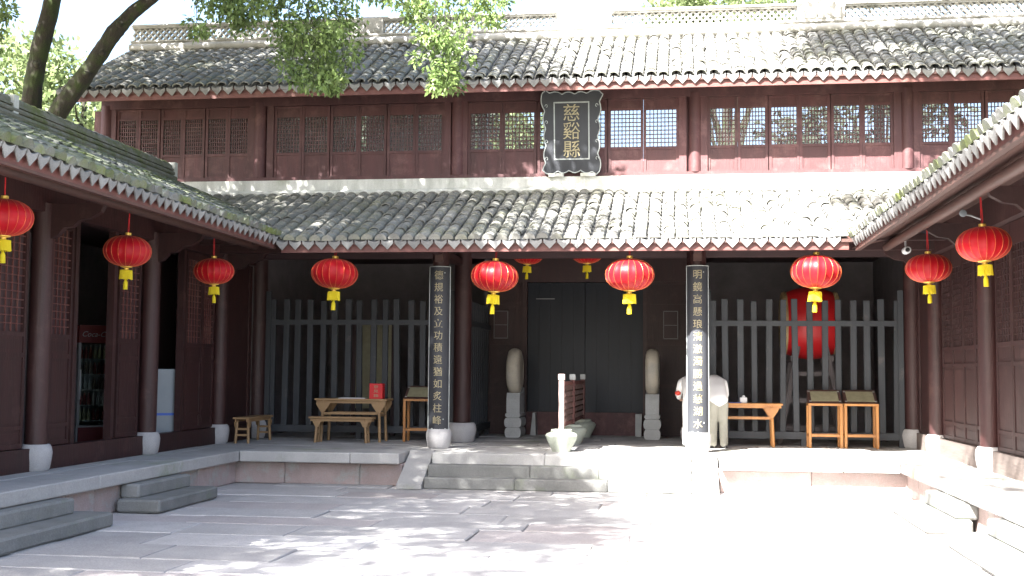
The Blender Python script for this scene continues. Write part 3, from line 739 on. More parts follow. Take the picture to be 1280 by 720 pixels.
    # inside: ceiling, back wall, floor is the walkway
    MB().box(*sorted((X(.02), X(-2.6))), Y0, 22.4, 4.10, 4.16).build('ceiling', 'darkwood', w)
    MB().box(*sorted((X(-2.5), X(-2.6))), Y0, 22.4, 0, 4.10).build('back_wall', 'darkplaster', w)
    for y_ in (Y0-.1, 22.62 if False else 22.3): MB().box(*sorted((X(-.13), X(-2.5))), y_, y_+.08, P, 4.10).build('cross_wall', 'darkplaster', w)
    return w, X
left_wing, XL = make_wing(1, 'shaded maroon timber side wing with open doorways and mossy roof ridge')
right_wing, XR = make_wing(-1, 'maroon timber side wing with closed lattice doors and sunlit eave tiles')
# left wing leaves and doorways (plane just behind the columns)
xl = XL(-.04)
for a, b_ in ((11.4, 12.1), (12.1, 12.8), (12.8, 13.5), (13.5, 14.3), (14.78, 15.46), (16.84, 17.58), (19.3, 20.02), (20.02, 20.58)):
    door_leaf(left_wing, xl, a, b_, 1, 2.30, 3.72)
for y_ in (15.5, 16.66, 18.06, 19.16): MB().box(xl-.09, xl+.02, y_-.03, y_+.07, P+.29, 3.86).build('door_post', 'wood', left_wing)
panel_y = MB().box(xl-.06, xl-.01, 20.95, 22.45, P+.29, 3.86).build('wall_board', 'wood', left_wing)
MB().box(xl-.012, xl+.012, 20.95, 21.03, P+.29, 3.86).box(xl-.012, xl+.012, 22.3, 22.45, P+.29, 3.86).build('batten', 'wood', panel_y)
MB().box(*sorted((xl-.06, xl-.01)), 7.2, 11.1, P, 3.86).build('wall_board', 'wood', left_wing)
# right wing
xr_ = XR(-.04)
for a, b_ in ((17.62, 18.36), (18.36, 19.1), (19.1, 19.84), (19.84, 20.56), (16.4, 17.2), (14.25, 15.0), (15.0, 15.7), (15.7, 16.4), (11.2, 11.9), (11.9, 12.6), (12.6, 13.3), (13.3, 13.8)):
    door_leaf(right_wing, xr_, a, b_, -1, 2.30, 3.55)
pb = MB().box(xr_+.01, xr_+.06, 20.95, 22.6, P+.29, 3.86).build('wall_board', 'wood', right_wing)
MB().box(xr_-.012, xr_+.012, 20.95, 21.05, P+.29, 3.86).box(xr_-.012, xr_+.012, 22.4, 22.55, P+.29, 3.86).build('batten', 'wood', pb)
MB().box(xr_+.01, xr_+.06, 7.2, 10.9, P, 3.86).build('wall_board', 'wood', right_wing)

# ================================================================== PALISADES
def palisade(label, x0, x1, y_, n_, loc):
    t = empty('palisade_fence', loc, 0, label, 'fence', 'slate grey bar fences')
    for k in range(n_):
        x = x0+(x1-x0)*(k+.5)/n_
        x += rng.uniform(-.010, .010); w_ = .058*rng.uniform(.92, 1.05); tl = rng.gauss(0, .008)
        q = MB().cbox(x-w_, x+w_, y_-.035, y_+.035, P+.26, 3.23+rng.uniform(-.025, .02), .008)
        q.v = [(a+(c-P)*tl, b, c) for a, b, c in q.v]; q.build('bar', 'bar', t)
    MB().box(x0, x1, y_-.055, y_-.037, 2.74, 2.84).build('rail', 'bar', t)
    MB().box(x0, x1, y_-.06, y_+.06, P+.13, P+.26).build('bottom_rail', 'bar', t)
    for x in (x0+.04, (x0+x1)/2, x1-.04): MB().box(x-.05, x+.05, y_-.05, y_+.05, P, P+.13).build('foot', 'bar', t)
    for xe in (x0, x1-.1): MB().box(xe, xe+.10, y_-.09, y_-.065, P, 3.4).build('end_post', 'bar', t)
    return t
palisade('grey bar fence behind the tan table with the red box', -7.98, -4.2, 22.78, 15, (-6, 22.78, P))
palisade('grey bar fence in front of the big red drum', .55, 4.12, 22.78, 14, (2.3, 22.78, P))
for x, lb in ((CX[1]+.06, 'grey bar fence running back from the red column to the gate'), (CX[2]+.02, 'grey bar fence running back to the gate, by the right stone drum')):
    t = empty('palisade_fence', (x, 24, P), 0, lb, 'fence', 'slate grey bar fences')
    for k in range(11):
        y_ = 22.85+.245*k
        MB().cbox(x-.035, x+.035, y_-.05, y_+.05, P+.26, 3.23, .008).build('bar', 'bar', t)
    MB().box(x+.037, x+.055, 22.7, 25.5, 2.74, 2.84).build('rail', 'bar', t)
    MB().box(x-.06, x+.06, 22.7, 25.5, P+.13, P+.26).build('bottom_rail', 'bar', t)
    for y_ in (22.8, 24.1, 25.4): MB().box(x-.05, x+.05, y_-.05, y_+.05, P, P+.13).build('foot', 'bar', t)

# ================================================================== NAME BOARD AND COUPLETS
nbd = empty('name_board', (-1.93, 22.31, 5.56), 0, 'black upright name board with scalloped frame and gold characters over the gate', 'sign')
nbd.rotation_euler = (R(9), 0, 0)
hw, hh = .54, 1.56
def scallop(hw, h0, h1, amp=.035):
    pts = []
    def edge(a, b, n):
        ax, az = a; bx, bz = b; L_ = math.hypot(bx-ax, bz-az); nx, nz = (bz-az)/L_, -(bx-ax)/L_
        for i in range(n):
            t = i/n; am = amp*(abs(math.sin(t*math.pi*4.5))-.5)*1.3 + amp*1.5*abs(2*t-1)**3
            pts.append((ax+(bx-ax)*t+nx*am, az+(bz-az)*t+nz*am))
    edge((-hw, h1), (-hw*.93, h0), 44); edge((-hw*.93, h0), (hw*.93, h0), 30); edge((hw*.93, h0), (hw, h1), 44); edge((hw, h1), (-hw, h1), 30)
    return pts
outl = scallop(hw*.97, .06, hh-.04)
MB().prism(outl, -.035, .035, 'xz').build('board', 'blackboard', nbd, world=False)
MB().tube([(a, -.036, z) for a, z in outl]+[(outl[0][0], -.036, outl[0][1])], .012, 6, False).build('scalloped_edge', 'paleline', nbd, world=False)
a0, a1, z0_, z1_ = -.335, .335, .28, 1.36
MB().box(a0, a1, -.043, -.037, z0_, z0_+.025).box(a0, a1, -.043, -.037, z1_-.025, z1_).box(a0, a0+.022, -.043, -.037, z0_+.026, z1_-.026).box(a1-.022, a1, -.043, -.037, z0_+.026, z1_-.026).build('inner_border', 'paleline', nbd, world=False)
for k, ch in enumerate('慈谿縣'):
    o = bpy.data.objects.new('character', text_mesh(ch, .34, 'gold', .004)); col.objects.link(o); o.parent = nbd; o.location = (0, -.044, 1.16-.34*k); o.scale = (.98, 1, 1.02)
for s_ in (-1, 1): MB().box(s_*.30-.14, s_*.30+.14, -.06, .06, -.03, .03).build('rest_block', 'plaster', nbd, world=False)
for s_ in (-1, 1):
    for zc in (.30, .62, .98, 1.28):
        q = MB(); 
        q.tube([(s_*(.47+.03*math.cos(t_)*(1-t_/7)), -.042, zc+.045*math.sin(t_)*(1-t_/7)) for t_ in [i*.5 for i in range(11)]], .007, 5)
        q.build('scroll', 'paleline', nbd, world=False)
def couplet(x, y_, text, label):
    t = empty('couplet_board', (x, y_, P), 0, label, 'sign')
    Rr, th_ = .19, .018; a_ = R(72); n_ = 14; b = MB(); v = []
    z0, z1 = .27, 3.13
    for z in (z0, z1):
        for rr in (Rr, Rr-th_):
            for i in range(n_+1):
                t_ = -a_+2*a_*i/n_; v.append((rr*math.sin(t_), -rr*math.cos(t_), z))
    m_ = n_+1; f = []
    for i in range(n_):
        f += [(i, i+1, 2*m_+i+1, 2*m_+i), (m_+i+1, m_+i, 3*m_+i, 3*m_+i+1), (i+1, i, m_+i, m_+i+1), (2*m_+i, 2*m_+i+1, 3*m_+i+1, 3*m_+i)]
    f += [(0, 2*m_, 3*m_, m_), (n_, m_+n_, 3*m_+n_, 2*m_+n_)]
    b.add(v, f).build('board', 'blackboard', t, world=False, smooth=True)
    e = MB()
    for s_ in (-1, 1): e.bar((s_*Rr*math.sin(a_), -Rr*math.cos(a_), z0), (s_*Rr*math.sin(a_), -Rr*math.cos(a_), z1), .012, .024)
    e.tube([(Rr*1.01*math.sin(-a_+2*a_*i/10), -Rr*1.01*math.cos(-a_+2*a_*i/10), z1) for i in range(11)], .008, 5)
    e.build('edge_strip', 'paleline', t, world=False)
    sp = MB()
    for i in range(9):
        t_ = -a_*.8+1.6*a_*i/8; hz = z0+.02+rng.uniform(.0, .045)
        sp.lathe([(.02, -.004), (.024, 0), (.006, .005)], (Rr*math.sin(t_), -Rr*math.cos(t_)-.002, hz), 7, 'y')
    sp.build('worn_foot_trim', 'paleline', t, world=False)
    for k, ch in enumerate(text):
        o = bpy.data.objects.new('character', text_mesh(ch, .165, 'gold', .003, bend=Rr)); col.objects.link(o); o.parent = t; o.location = (0, -Rr-.003, 2.98-.208*k)
    for zc in (3.02, .5): MB().lathe([(.012, 0), (.012, .01)], (.1, -Rr+.025, zc), 8, 'y').build('nail', 'paleline', t, world=False)
    return t
couplet(CX[1], 20.5, '德規裕及立功積遠猶如炙柱峰', 'black curved couplet board with gold characters, shaded, beside the bare red column')
couplet(CX[2], 20.5, '明鏡高懸琅清澈濁勝過慈湖水', 'black curved couplet board with gold characters, half sunlit, on the column hiding the visitors')

# ================================================================== LANTERNS
def make_lantern():
    """red lantern of 1 m width, hanging point at the root"""
    t = empty('red_lantern', (0, 0, 0))
    hz = .33; n_ = 100; lob = 20; prof = []
    for i in range(15):
        a = -math.pi/2+math.pi*i/14; prof.append((max(.08, .5*math.cos(a)**.85 if math.cos(a) > 0 else .08), hz*math.sin(a)))
    cz = -.46-.0
    MB().lathe([(r_, h_+cz) for r_, h_ in prof], (0, 0, 0), n_, 'z', lob, .03).build('shade', 'silk', t, world=False, smooth=True)
    rb = MB()
    for k in range(lob):
        an = 2*math.pi*k/lob
        rb.tube([(r_*1.004*math.cos(an), r_*1.004*math.sin(an), h_+cz) for r_, h_ in prof[1:-1]], .0033, 4, False)
    rb.build('ribs', 'rib', t, world=False)
    MB().lathe([(.06, cz+hz-.012), (.068, cz+hz+.005), (.068, cz+hz+.055), (.03, cz+hz+.06)], (0, 0, 0), 20).build('top_cap', 'goldtrim', t, world=False, smooth=True)
    MB().lathe([(.045, cz-hz-.075), (.05, cz-hz-.03), (.12, cz-hz-.01), (.13, cz-hz+.012)], (0, 0, 0), 20).build('bottom_cap', 'goldtrim', t, world=False, smooth=True)
    fz = cz-hz-.06
    fr = MB(); 
    fr.lathe([(.12, fz-.195), (.138, fz-.20), (.134, fz-.10), (.13, fz-.015), (.05, fz)], (0, 0, 0), 72, 'z', 36, .09)
    n0 = 72
    for k in range(72):
        v = fr.v[72+k]; fr.v[72+k] = (v[0]*rng.uniform(.96, 1.05), v[1]*rng.uniform(.96, 1.05), v[2]+rng.uniform(-.018, .012))
    fr.build('fringe', 'fringe', t, world=False, smooth=True)
    MB().lathe([(.05, fz-.42), (.046, fz-.28), (.028, fz-.235), (.014, fz-.20)], (0, 0, 0), 24, 'z', 12, .06).build('tassel', 'fringe', t, world=False, smooth=True)
    MB().tube([(-.012, 0, cz+hz+.05), (-.018, 0, .0)], .007, 6).tube([(.012, 0, cz+hz+.05), (.018, 0, .0)], .007, 6).build('cord', 'cord', t, world=False)
    return t
lant = make_lantern()
LANT = []
for px, py, nm in ((419, 343, 'red lantern over the tan table with the red box'), (620, 346, 'red lantern over the left stone drum, beside the bare red column'),
                   (787, 343, 'red lantern over the right stone drum'), (1021, 339, 'bright red lantern hanging before the big red drum')):
    LANT.append((atY(px, py, 19.6), .79, 'red lanterns along the hall eave', nm))
for (px, py, Y), nm in zip(((5, 272, 12.2), (160, 313, 15.22), (267, 339, 18.24)),
                           ('red lantern under the left wing eave, farthest from the hall', 'red lantern under the left wing eave, beside the drinks doorway', 'red lantern under the left wing eave, nearest the hall corner')):
    LANT.append((atY(px, py, Y), .62, 'red lanterns along the left wing eave', nm))
for (px, py, Y), nm in zip(((1160, 336, 17.38), (1228, 306, 14.36)), ('red lantern under the right wing eave, nearest the hall corner', 'red lantern under the right wing eave, below the lamp on the bracket')):
    LANT.append((atY(px, py, Y), .62, 'red lanterns along the right wing eave', nm))
for px, py in ((660.5, 318), (733.5, 317)):
    LANT.append((atY(px, py, 22.9), .62, 'lanterns inside the gate porch', 'dim lantern with yellow fringe inside the gate porch beside the ' + ('bare red column' if px < 700 else 'sunlit couplet board')))
for i, (p, w_, grp, lb) in enumerate(LANT):
    o = lant if i == 0 else copy_tree(lant)
    o.scale = (w_*rng.uniform(.98, 1.02), w_*rng.uniform(.98, 1.02), w_*rng.uniform(.96, 1.03)); o.location = p+Vector((0, 0, .46*w_)); o.rotation_euler = (R(rng.uniform(-3, 3)), R(rng.uniform(-3, 3)), rng.uniform(0, 6))
    tag(o, lb, 'lantern', grp)
    # cord up to the purlin
    ztop = {'red lanterns along the hall eave': 4.0, 'lanterns inside the gate porch': 4.42}.get(grp, 3.93)
    need = (ztop-o.location.z)/w_
    if need > .02:
        MB().tube([(-.018, 0, -.005), (-.008, 0, need)], .007, 6).tube([(.018, 0, -.005), (.008, 0, need)], .007, 6).build('hanging_cord', 'cord', o, world=False)

# ================================================================== STONE DRUMS
def stone_drum(x, y_, label):
    t = empty('stone_drum', (x, y_, P), 0, label, 'stone drum', 'carved drum stones at the gate')
    rr, th_ = .47, .13
    prof = [(rr-.10, -th_-.0), (rr-.05, -th_+.015), (rr-.012, -th_+.06), (rr, -.02), (rr, .02), (rr-.012, th_-.06), (rr-.05, th_-.015), (rr-.10, th_)]
    dz = 1.34
    MB().lathe(prof, (0, 0, dz), 48, 'x').build('drum', 'drumstone', t, world=False, smooth=True)
    for s_ in (-1, 1): MB().tube([(s_*(th_-.005), (rr-.12)*math.cos(a), dz+(rr-.12)*math.sin(a)) for a in [i*math.pi/16 for i in range(33)]], .012, 6, False).build('rim_moulding', 'drumstone', t, world=False, smooth=True)
    # supporting block with a curled top and long rear wedge
    pr = [(-.26, .50), (-.28, .60), (-.27, .78), (-.20, .90), (-.10, .885), (.02, .875), (.14, .89), (.28, .95), (.46, 1.0), (.50, .80), (.50, .50)]
    MB().prism(pr, -.135, .135, 'yz').build('support_block', 'greystone', t, world=False)
    # base of lobed courses
    for z0, z1, r_ in ((0, .20, .165), (.205, .40, .175), (.405, .50, .155)):
        n_ = 8; h_ = z1-z0; po = []
        for i in range(n_+1):
            a = -math.pi/2+math.pi*i/n_; po.append((r_-.05+.05*math.cos(a), z0+h_/2+h_/2*math.sin(a)))
        for i in range(n_+1):
            a = math.pi/2+math.pi*i/n_; po.append((-r_+.05+.05*math.cos(a), z0+h_/2+h_/2*math.sin(a)))
        MB().prism(po, -.30, .48, 'xz').build('base_course', 'greystone', t, world=False)
    return t
stone_drum(-3.27, 24.45, 'carved stone drum on a lobed base standing before the left gate jamb')
stone_drum(-.47, 24.4, 'carved stone drum on a lobed base standing before the right gate jamb')
for x, s_ in ((-2.98, 1), (-.78, -1)):
    q = MB().prism([(x-.06, P), (x+.06, P), (x+.06-s_*.02, P+.47), (x-.06+(.05 if s_ > 0 else 0), P+.47)], 25.2, 25.5, 'xz').build('threshold_stone', 'greystone', hall)

# ================================================================== BARRIER ON POTS
br = empty('barrier_rail', (-1.9, 22.3, P), 0, 'wooden lattice barrier on pale stone pots running from the steps to the gate', 'barrier')
by = (20.12, 22.25, 24.75)
for i, y_ in enumerate(by):
    prof = [(.155, 0), (.165, .03), (.25, .20), (.27, .26), (.245, .30), (.18, .325), (.175, .36), (.16, .37)]
    MB().lathe(prof, (-1.9, y_, P), 26).build('pot', 'pot', br, smooth=True)
    po = MB().cbox(-1.945, -1.855, y_-.045, y_+.045, P+.36, P+1.18, .008).build('post', 'fascia' if i else 'sunlitpost', br)  # front post alone gets the sun-lightened colour
    MB().cbox(-1.955, -1.845, y_-.055, y_+.055, P+1.182, P+1.29, .012).build('post_cap', 'greystone' if i else 'sunlitpost', po)
for i in range(2):
    ya, yb = by[i]+.05, by[i+1]-.05
    p = MB().box(-1.925, -1.875, ya, yb, P+1.10, P+1.16).box(-1.925, -1.875, ya, yb, P+.40, P+.46).build('rail_frame', 'fascia', br)
    lt = MB(); n_ = 14
    for k in range(1, n_): q = ya+(yb-ya)*k/n_; lt.box(-1.91, -1.89, q-.014, q+.014, P+.46, P+1.10)
    for k in range(1, 6): q = P+.46+.64*k/6; lt.box(-1.912, -1.888, ya, yb, q-.014, q+.014)
    for k in range(n_):
        for m_ in range(6):
            if (k+m_) % 2 == 0: lt.box(-1.904, -1.896, ya+(yb-ya)*k/n_, ya+(yb-ya)*(k+1)/n_, P+.46+.64*m_/6, P+.46+.64*(m_+1)/6)
    lt.build('lattice', 'soffit', p)

# ================================================================== FURNITURE
def table(name, label, loc, L_, W_, H_, mat, cat, rz=0, group=None, inset=.16, leg=.055, spread=.03):
    t = empty(name, loc, rz, label, cat, group)
    MB().cbox(-L_/2, L_/2, -W_/2, W_/2, H_-.035, H_, .008).build('top', mat, t, world=False)
    for s_ in (-1, 1):
        MB().box(-L_/2+.03, L_/2-.03, s_*(W_/2-.045)-.011, s_*(W_/2-.045)+.011, H_-.085, H_-.036).build('apron', mat, t, world=False)
    for sx in (-1, 1):
        for sy in (-1, 1):
            x_, y_ = sx*(L_/2-inset), sy*(W_/2-.05)
            MB().tube([(x_+sx*spread, y_+sy*.02, 0), (x_, y_, H_-.037)], [leg/2, leg/2*.92], 10).build('leg', mat, t, world=False, smooth=True)
            k = .085*H_/.6
            MB().prism([(x_-k*1.2, H_-.086), (x_+k*1.2, H_-.086), (x_+k*.95, H_-.086-k*.5), (x_+leg*.55, H_-.086-k*1.5), (x_-leg*.55, H_-.086-k*1.5), (x_-k*.95, H_-.086-k*.5)], y_+sy*.028-.010, y_+sy*.028+.010, 'xz').build('spandrel', mat, t, world=False)
        x_ = sx*(L_/2-inset)+sx*spread*.45
        for q in (.55, .32) if H_ < .6 else (.62,):
            MB().box(x_-.013, x_+.013, -W_/2+.06, W_/2-.06, H_*q-.018, H_*q+.018).build('stretcher', mat, t, world=False)
    if H_ > .6:
        for sy in (-1, 1): MB().box(-L_/2+inset, L_/2-inset, sy*(W_/2-.05)-.012, sy*(W_/2-.05)+.012, H_*.66-.02, H_*.66+.02).build('stretcher', mat, t, world=False)
    return t
table('wooden_table', 'tan wooden table carrying a red box before the bar fence', (-5.98, 22.0, P), 1.38, .55, .80, 'tan', 'table')
table('wooden_bench', 'long tan wooden bench drawn up to the table with the red box', (-6.08, 21.55, P), 1.22, .24, .475, 'tan', 'bench')
table('wooden_bench', 'short tan wooden bench beside the wall board at the hall corner', (-7.72, 21.4, P), 1.35, .30, .47, 'tan', 'bench', R(90), inset=.12)
table('wooden_table', 'honey coloured table the white-shirted visitor leans over', (1.14, 22.38, P), 1.54, .44, .79, 'honey', 'table', inset=.2)
def stand(label, x, y_, w_=.60):
    t = empty('display_stand', (x, y_, P), 0, label, 'stand', 'slanted display stands by the bar fences')
    H_ = .80; d_ = .40
    for sx in (-1, 1):
        for sy in (-1, 1):
            MB().cbox(sx*(w_/2-.025)-.025, sx*(w_/2-.025)+.025, sy*(d_/2-.025)-.025, sy*(d_/2-.025)+.025, 0, H_-.04, .006).build('leg', 'honey', t, world=False)
        MB().box(sx*(w_/2-.025)-.014, sx*(w_/2-.025)+.014, -d_/2+.05, d_/2-.05, .20, .24).build('stretcher', 'honey', t, world=False)
    for sy in (-1, 1): MB().box(-w_/2+.05, w_/2-.05, sy*(d_/2-.025)-.014, sy*(d_/2-.025)+.014, .205, .245).build('stretcher', 'honey', t, world=False)
    MB().box(-w_/2, w_/2, -d_/2, d_/2, H_-.04, H_).build('top_frame', 'honey', t, world=False)
    a, b_ = (-d_/2+.01, H_+.004), (d_/2-.01, H_+.24)
    MB().prism([a, b_, (b_[0], H_+.002), ], -w_/2+.01, w_/2-.01, 'yz').build('sloped_case', 'soffit', t, world=False)
    dv = Vector((0, b_[0]-a[0], b_[1]-a[1])); n_ = Vector((0, -dv.z, dv.y)).normalized()
    c0 = Vector((0, a[0], a[1])); f = lambda u, v_, h_: c0+Vector((u, 0, 0))+dv*v_+n_*h_
    q = MB(); w2 = w_/2-.06
    q.add([f(-w2, .14, .003), f(w2, .14, .003), f(w2, .86, .003), f(-w2, .86, .003), f(-w2, .14, .009), f(w2, .14, .009), f(w2, .86, .009), f(-w2, .86, .009)], [(0, 1, 2, 3), (4, 5, 6, 7), (0, 1, 5, 4), (1, 2, 6, 5), (2, 3, 7, 6), (3, 0, 4, 7)])
    q.build('display_card', 'card', t, world=False)
    q = MB()
    for u, v_ in ((-w2-.02, .14), (-w2-.02, .86), (w2+.02, .14), (w2+.02, .86)): q.add([f(u-.02, v_-.04, .006), f(u+.02, v_-.04, .006), f(u+.02, v_+.04, .006), f(u-.02, v_+.04, .006)], [(0, 1, 2, 3)])
    q.build('corner_clip', 'paleline', t, world=False)
    return t
stand('honey wood display stand with slanted card, half hidden by the left couplet board', -4.78, 22.35)
stand('honey wood display stand with slanted card, next to the long honey table', 2.66, 22.4)
stand('honey wood display stand with slanted card, on the far side from the table', 3.29, 22.42)
bx = empty('suggestion_box', (-5.52, 21.9, P+.80), 0, 'red box with gold characters standing on the tan table', 'box')
MB().cbox(-.125, .125, -.09, .09, 0, .285, .006).build('body', 'redlacquer', bx, world=False)
MB().box(-.06, .06, -.02, .02, .2852, .288).build('slot', 'shoe', bx, world=False)
for k, ch in enumerate('意見箱'):
    o = bpy.data.objects.new('character', text_mesh(ch, .075, 'gold', .0015)); col.objects.link(o); o.parent = bx; o.location = (0, -.0915, .225-.082*k); o.scale = (1.35, 1, .85)
pp = MB().box(-6.25, -5.75, 21.85, 22.1, P+.802, P+.815).build('paper_stack', 'paper'); tag(pp, 'flat grey papers lying on the tan table beside the red box', 'papers')
cb = empty('tissue_box', (1.22, 22.35, P+.79), 0, 'small white tissue box on the honey table', 'box')
MB().cbox(-.065, .065, -.05, .05, 0, .10, .008).build('carton', 'white', cb, world=False); MB().lathe([(.03, .10), (.035, .115), (.012, .14)], (0, 0, 0), 8).build('tissue', 'paper', cb, world=False)
pp = MB().box(.95, 1.18, 22.28, 22.42, P+.792, P+.803).build('notebook', 'blue'); tag(pp, 'flat blue notebook on the honey table beside the tissue box', 'notebook')

# big drum on its stand
dr = empty('big_drum', (2.56, 23.85, 2.14), 0, 'big red barrel drum behind the bar fence', 'drum')
prof = []
for i in range(13):
    t_ = -1+2*i/12; prof.append((.70-.13*t_*t_, t_*.50))
MB().lathe(prof, (0, 0, .70), 48, 'x').build('barrel', 'drumred', dr, world=False, smooth=True)
for s_ in (-1, 1):
    MB().lathe([(.575, -.045), (.60, -.04), (.60, .04), (.575, .045)], (s_*.48, 0, .70), 48, 'x').build('rim', 'hide', dr, world=False, smooth=True)
    MB().lathe([(.56, -.01), (.56, .01)], (s_*.525, 0, .70), 40, 'x').build('drum_head', 'hide', dr, world=False)
    st = MB()
    for k in range(36):
        a = 2*math.pi*k/36; st.lathe([(.004, .022), (.014, .01), (.017, 0)], (s_*.48, .60*math.cos(a), .70+.60*math.sin(a)), 6)
    st.build('studs', 'gold', dr, world=False)
ds = empty('drum_stand', (2.56, 23.85, P), 0, 'tall splayed pale grey timber stand under the big red drum', 'stand')
for sx in (-1, 1):
    for sy in (-1, 1):
        MB().bar((sx*.62, sy*.48, 0), (sx*.24, sy*.44, 1.95), .09, .09).build('leg', 'standwood', ds, world=False)
    MB().bar((sx*.36, -.5, 1.62), (sx*.36, .5, 1.62), .08, .10).build('cradle', 'standwood', ds, world=False)
for sy in (-1, 1):
    for z_ in (.30, .82, 1.33):
        q = .62-.38*z_/1.95; MB().box(-q, q, sy*.46-.03, sy*.46+.03, z_-.04, z_+.04).build('rung', 'standwood', ds, world=False)
# screen board in the left room
sb = empty('screen_board', (-6.2, 24.3, P), 0, 'dark green standing board behind the bar fence on the left', 'board')
MB().box(-.38, .38, -.03, .03, .55, 2.3).build('panel', 'card', sb, world=False)
for s_ in (-1, 1): MB().box(s_*.42-.04, s_*.42+.04, -.05, .05, 0, 2.4).build('post', 'darkwood', sb, world=False)

# ================================================================== SMALL FITTINGS
sc_ = empty('security_camera', atY(1133, 313, 19.9), 0, 'small white security camera under the hall eave by the right corner', 'camera')
MB().lathe([(.05, -.10), (.06, -.09), (.06, .09), (.03, .10)], (0, 0, 0), 14, 'y').build('housing', 'white', sc_, world=False, smooth=True)
MB().lathe([(.035, -.115), (.035, -.10)], (0, 0, 0), 12, 'y').build('lens', 'shoe', sc_, world=False)
MB().tube([(0, .04, .04), (0, .10, .26)], .018, 8).build('arm', 'white', sc_, world=False)
lp = empty('spot_lamp', atY(1203, 267, 16.6), 0, 'small white spot lamp fixed to a bracket under the right wing eave', 'lamp')
MB().lathe([(.02, .04), (.035, .025), (.05, -.035), (.042, -.04)], (0, 0, 0), 16, 'y').build('head', 'cabinet', lp, world=False, smooth=True)
MB().tube([(0, .03, 0), (.12, .06, -.02), (.25, .03, -.08)], .012, 6).build('arm', 'grey', lp, world=False)
# drinks cooler in the left doorway
ck = empty('drinks_cooler', (-9.95, 19.45, P), R(50), 'tall glass drinks cooler with red header inside the left wing doorway', 'cooler')
MB().box(-.33, .33, -.28, .30, 0, .36).box(-.33, -.29, -.30, .30, .36, 1.75).box(.29, .33, -.30, .30, .36, 1.75).box(-.29, .29, .26, .30, .36, 1.75).build('cabinet', 'grey', ck, world=False)
MB().box(-.30, .30, -.305, -.285, .05, .33).build('kick_panel', 'dullred', ck, world=False)
hd = MB().box(-.33, .33, -.30, .30, 1.752, 2.05).build('header', 'dullred', ck, world=False)
o = bpy.data.objects.new('lettering', text_mesh('Coca-Cola', .13, 'grey', .002, shear=.35)); col.objects.link(o); o.parent = ck; o.location = (0, -.304, 1.90)
MB().box(-.288, .288, -.30, -.29, .37, 1.74).build('glass_door', 'glass', ck, world=False)
MB().box(-.31, -.29, -.33, -.302, .8, 1.3).build('handle', 'white', ck, world=False)
for k in range(5):
    z_ = .45+.26*k
    MB().box(-.288, .288, -.26, .25, z_-.02, z_-.005).build('shelf', 'grey', ck, world=False)
    for j in range(7):
        x_ = -.24+.08*j
        b = empty('drink_bottle', Matrix.Rotation(R(50), 4, 'Z') @ Vector((x_, -.18, 0))+Vector((-9.95, 19.45, P+z_-.005)), 0, 'small drink bottle on a shelf of the glass cooler', 'bottle', 'bottles in the drinks cooler')
        MB().lathe([(.028, 0), (.03, .02), (.03, .13), (.012, .18), (.012, .2)], (0, 0, 0), 10).build('body', ('card', 'dullred', 'grey', 'plinth', 'dullred')[(k+j//3) % 5], b, world=False, smooth=True)
        MB().lathe([(.014, .2), (.014, .22)], (0, 0, 0), 8).build('cap', 'grey', b, world=False)
# white cabinet with blue line and paper in the second doorway
wd = empty('white_cabinet', (-8.62, 19.25, P), R(40), 'white metal cabinet with a blue stripe inside the second left doorway', 'cabinet')
MB().cbox(-.30, .30, -.25, .25, .06, 1.32, .01).build('body', 'cabinet', wd, world=False)
MB().box(-.295, .295, -.254, -.2505, .55, .59).build('stripe', 'blue', wd, world=False)
MB().box(-.27, -.25, -.275, -.251, .9, 1.2).build('handle', 'grey', wd, world=False)
for sx in (-1, 1):
    for sy in (-1, 1): MB().box(sx*.24-.025, sx*.24+.025, sy*.2-.025, sy*.2+.025, 0, .06).build('foot', 'grey', wd, world=False)
MB().box(-9.0, -8.95, 18.75, 20.6, P, 3.9).build('inner_partition', 'darkwood', left_wing)
pn = MB().box(-8.948, -8.944, 19.45, 19.85, 1.98, 2.46).build('paper_notice', 'paper'); tag(pn, 'plain white paper notice on the dark board above the white cabinet', 'notice')

# ================================================================== PEOPLE
def skin_mesh(name, nodes, edges_, mat, sub=2):
    me = bpy.data.meshes.new(name); idx = {k: i for i, k in enumerate(nodes)}
    me.from_pydata([v[0] for v in nodes.values()], [(idx[a], idx[b]) for a, b in edges_], [])
    o = bpy.data.objects.new(name, me); col.objects.link(o)
    o.modifiers.new('s', 'SKIN').use_smooth_shade = True
    for i, v in enumerate(nodes.values()):
        r_ = v[1]; me.skin_vertices[0].data[i].radius = r_ if hasattr(r_, '__len__') else (r_, r_)
        me.skin_vertices[0].data[i].use_root = (i == 0)
    s_ = o.modifiers.new('d', 'SUBSURF'); s_.levels = sub; s_.render_levels = sub
    dg = bpy.context.evaluated_depsgraph_get(); dg.update()
    m = bpy.data.meshes.new_from_object(o.evaluated_get(dg)); bpy.data.objects.remove(o)
    m.materials.clear(); m.materials.append(M[mat]); m.name = name
    return m
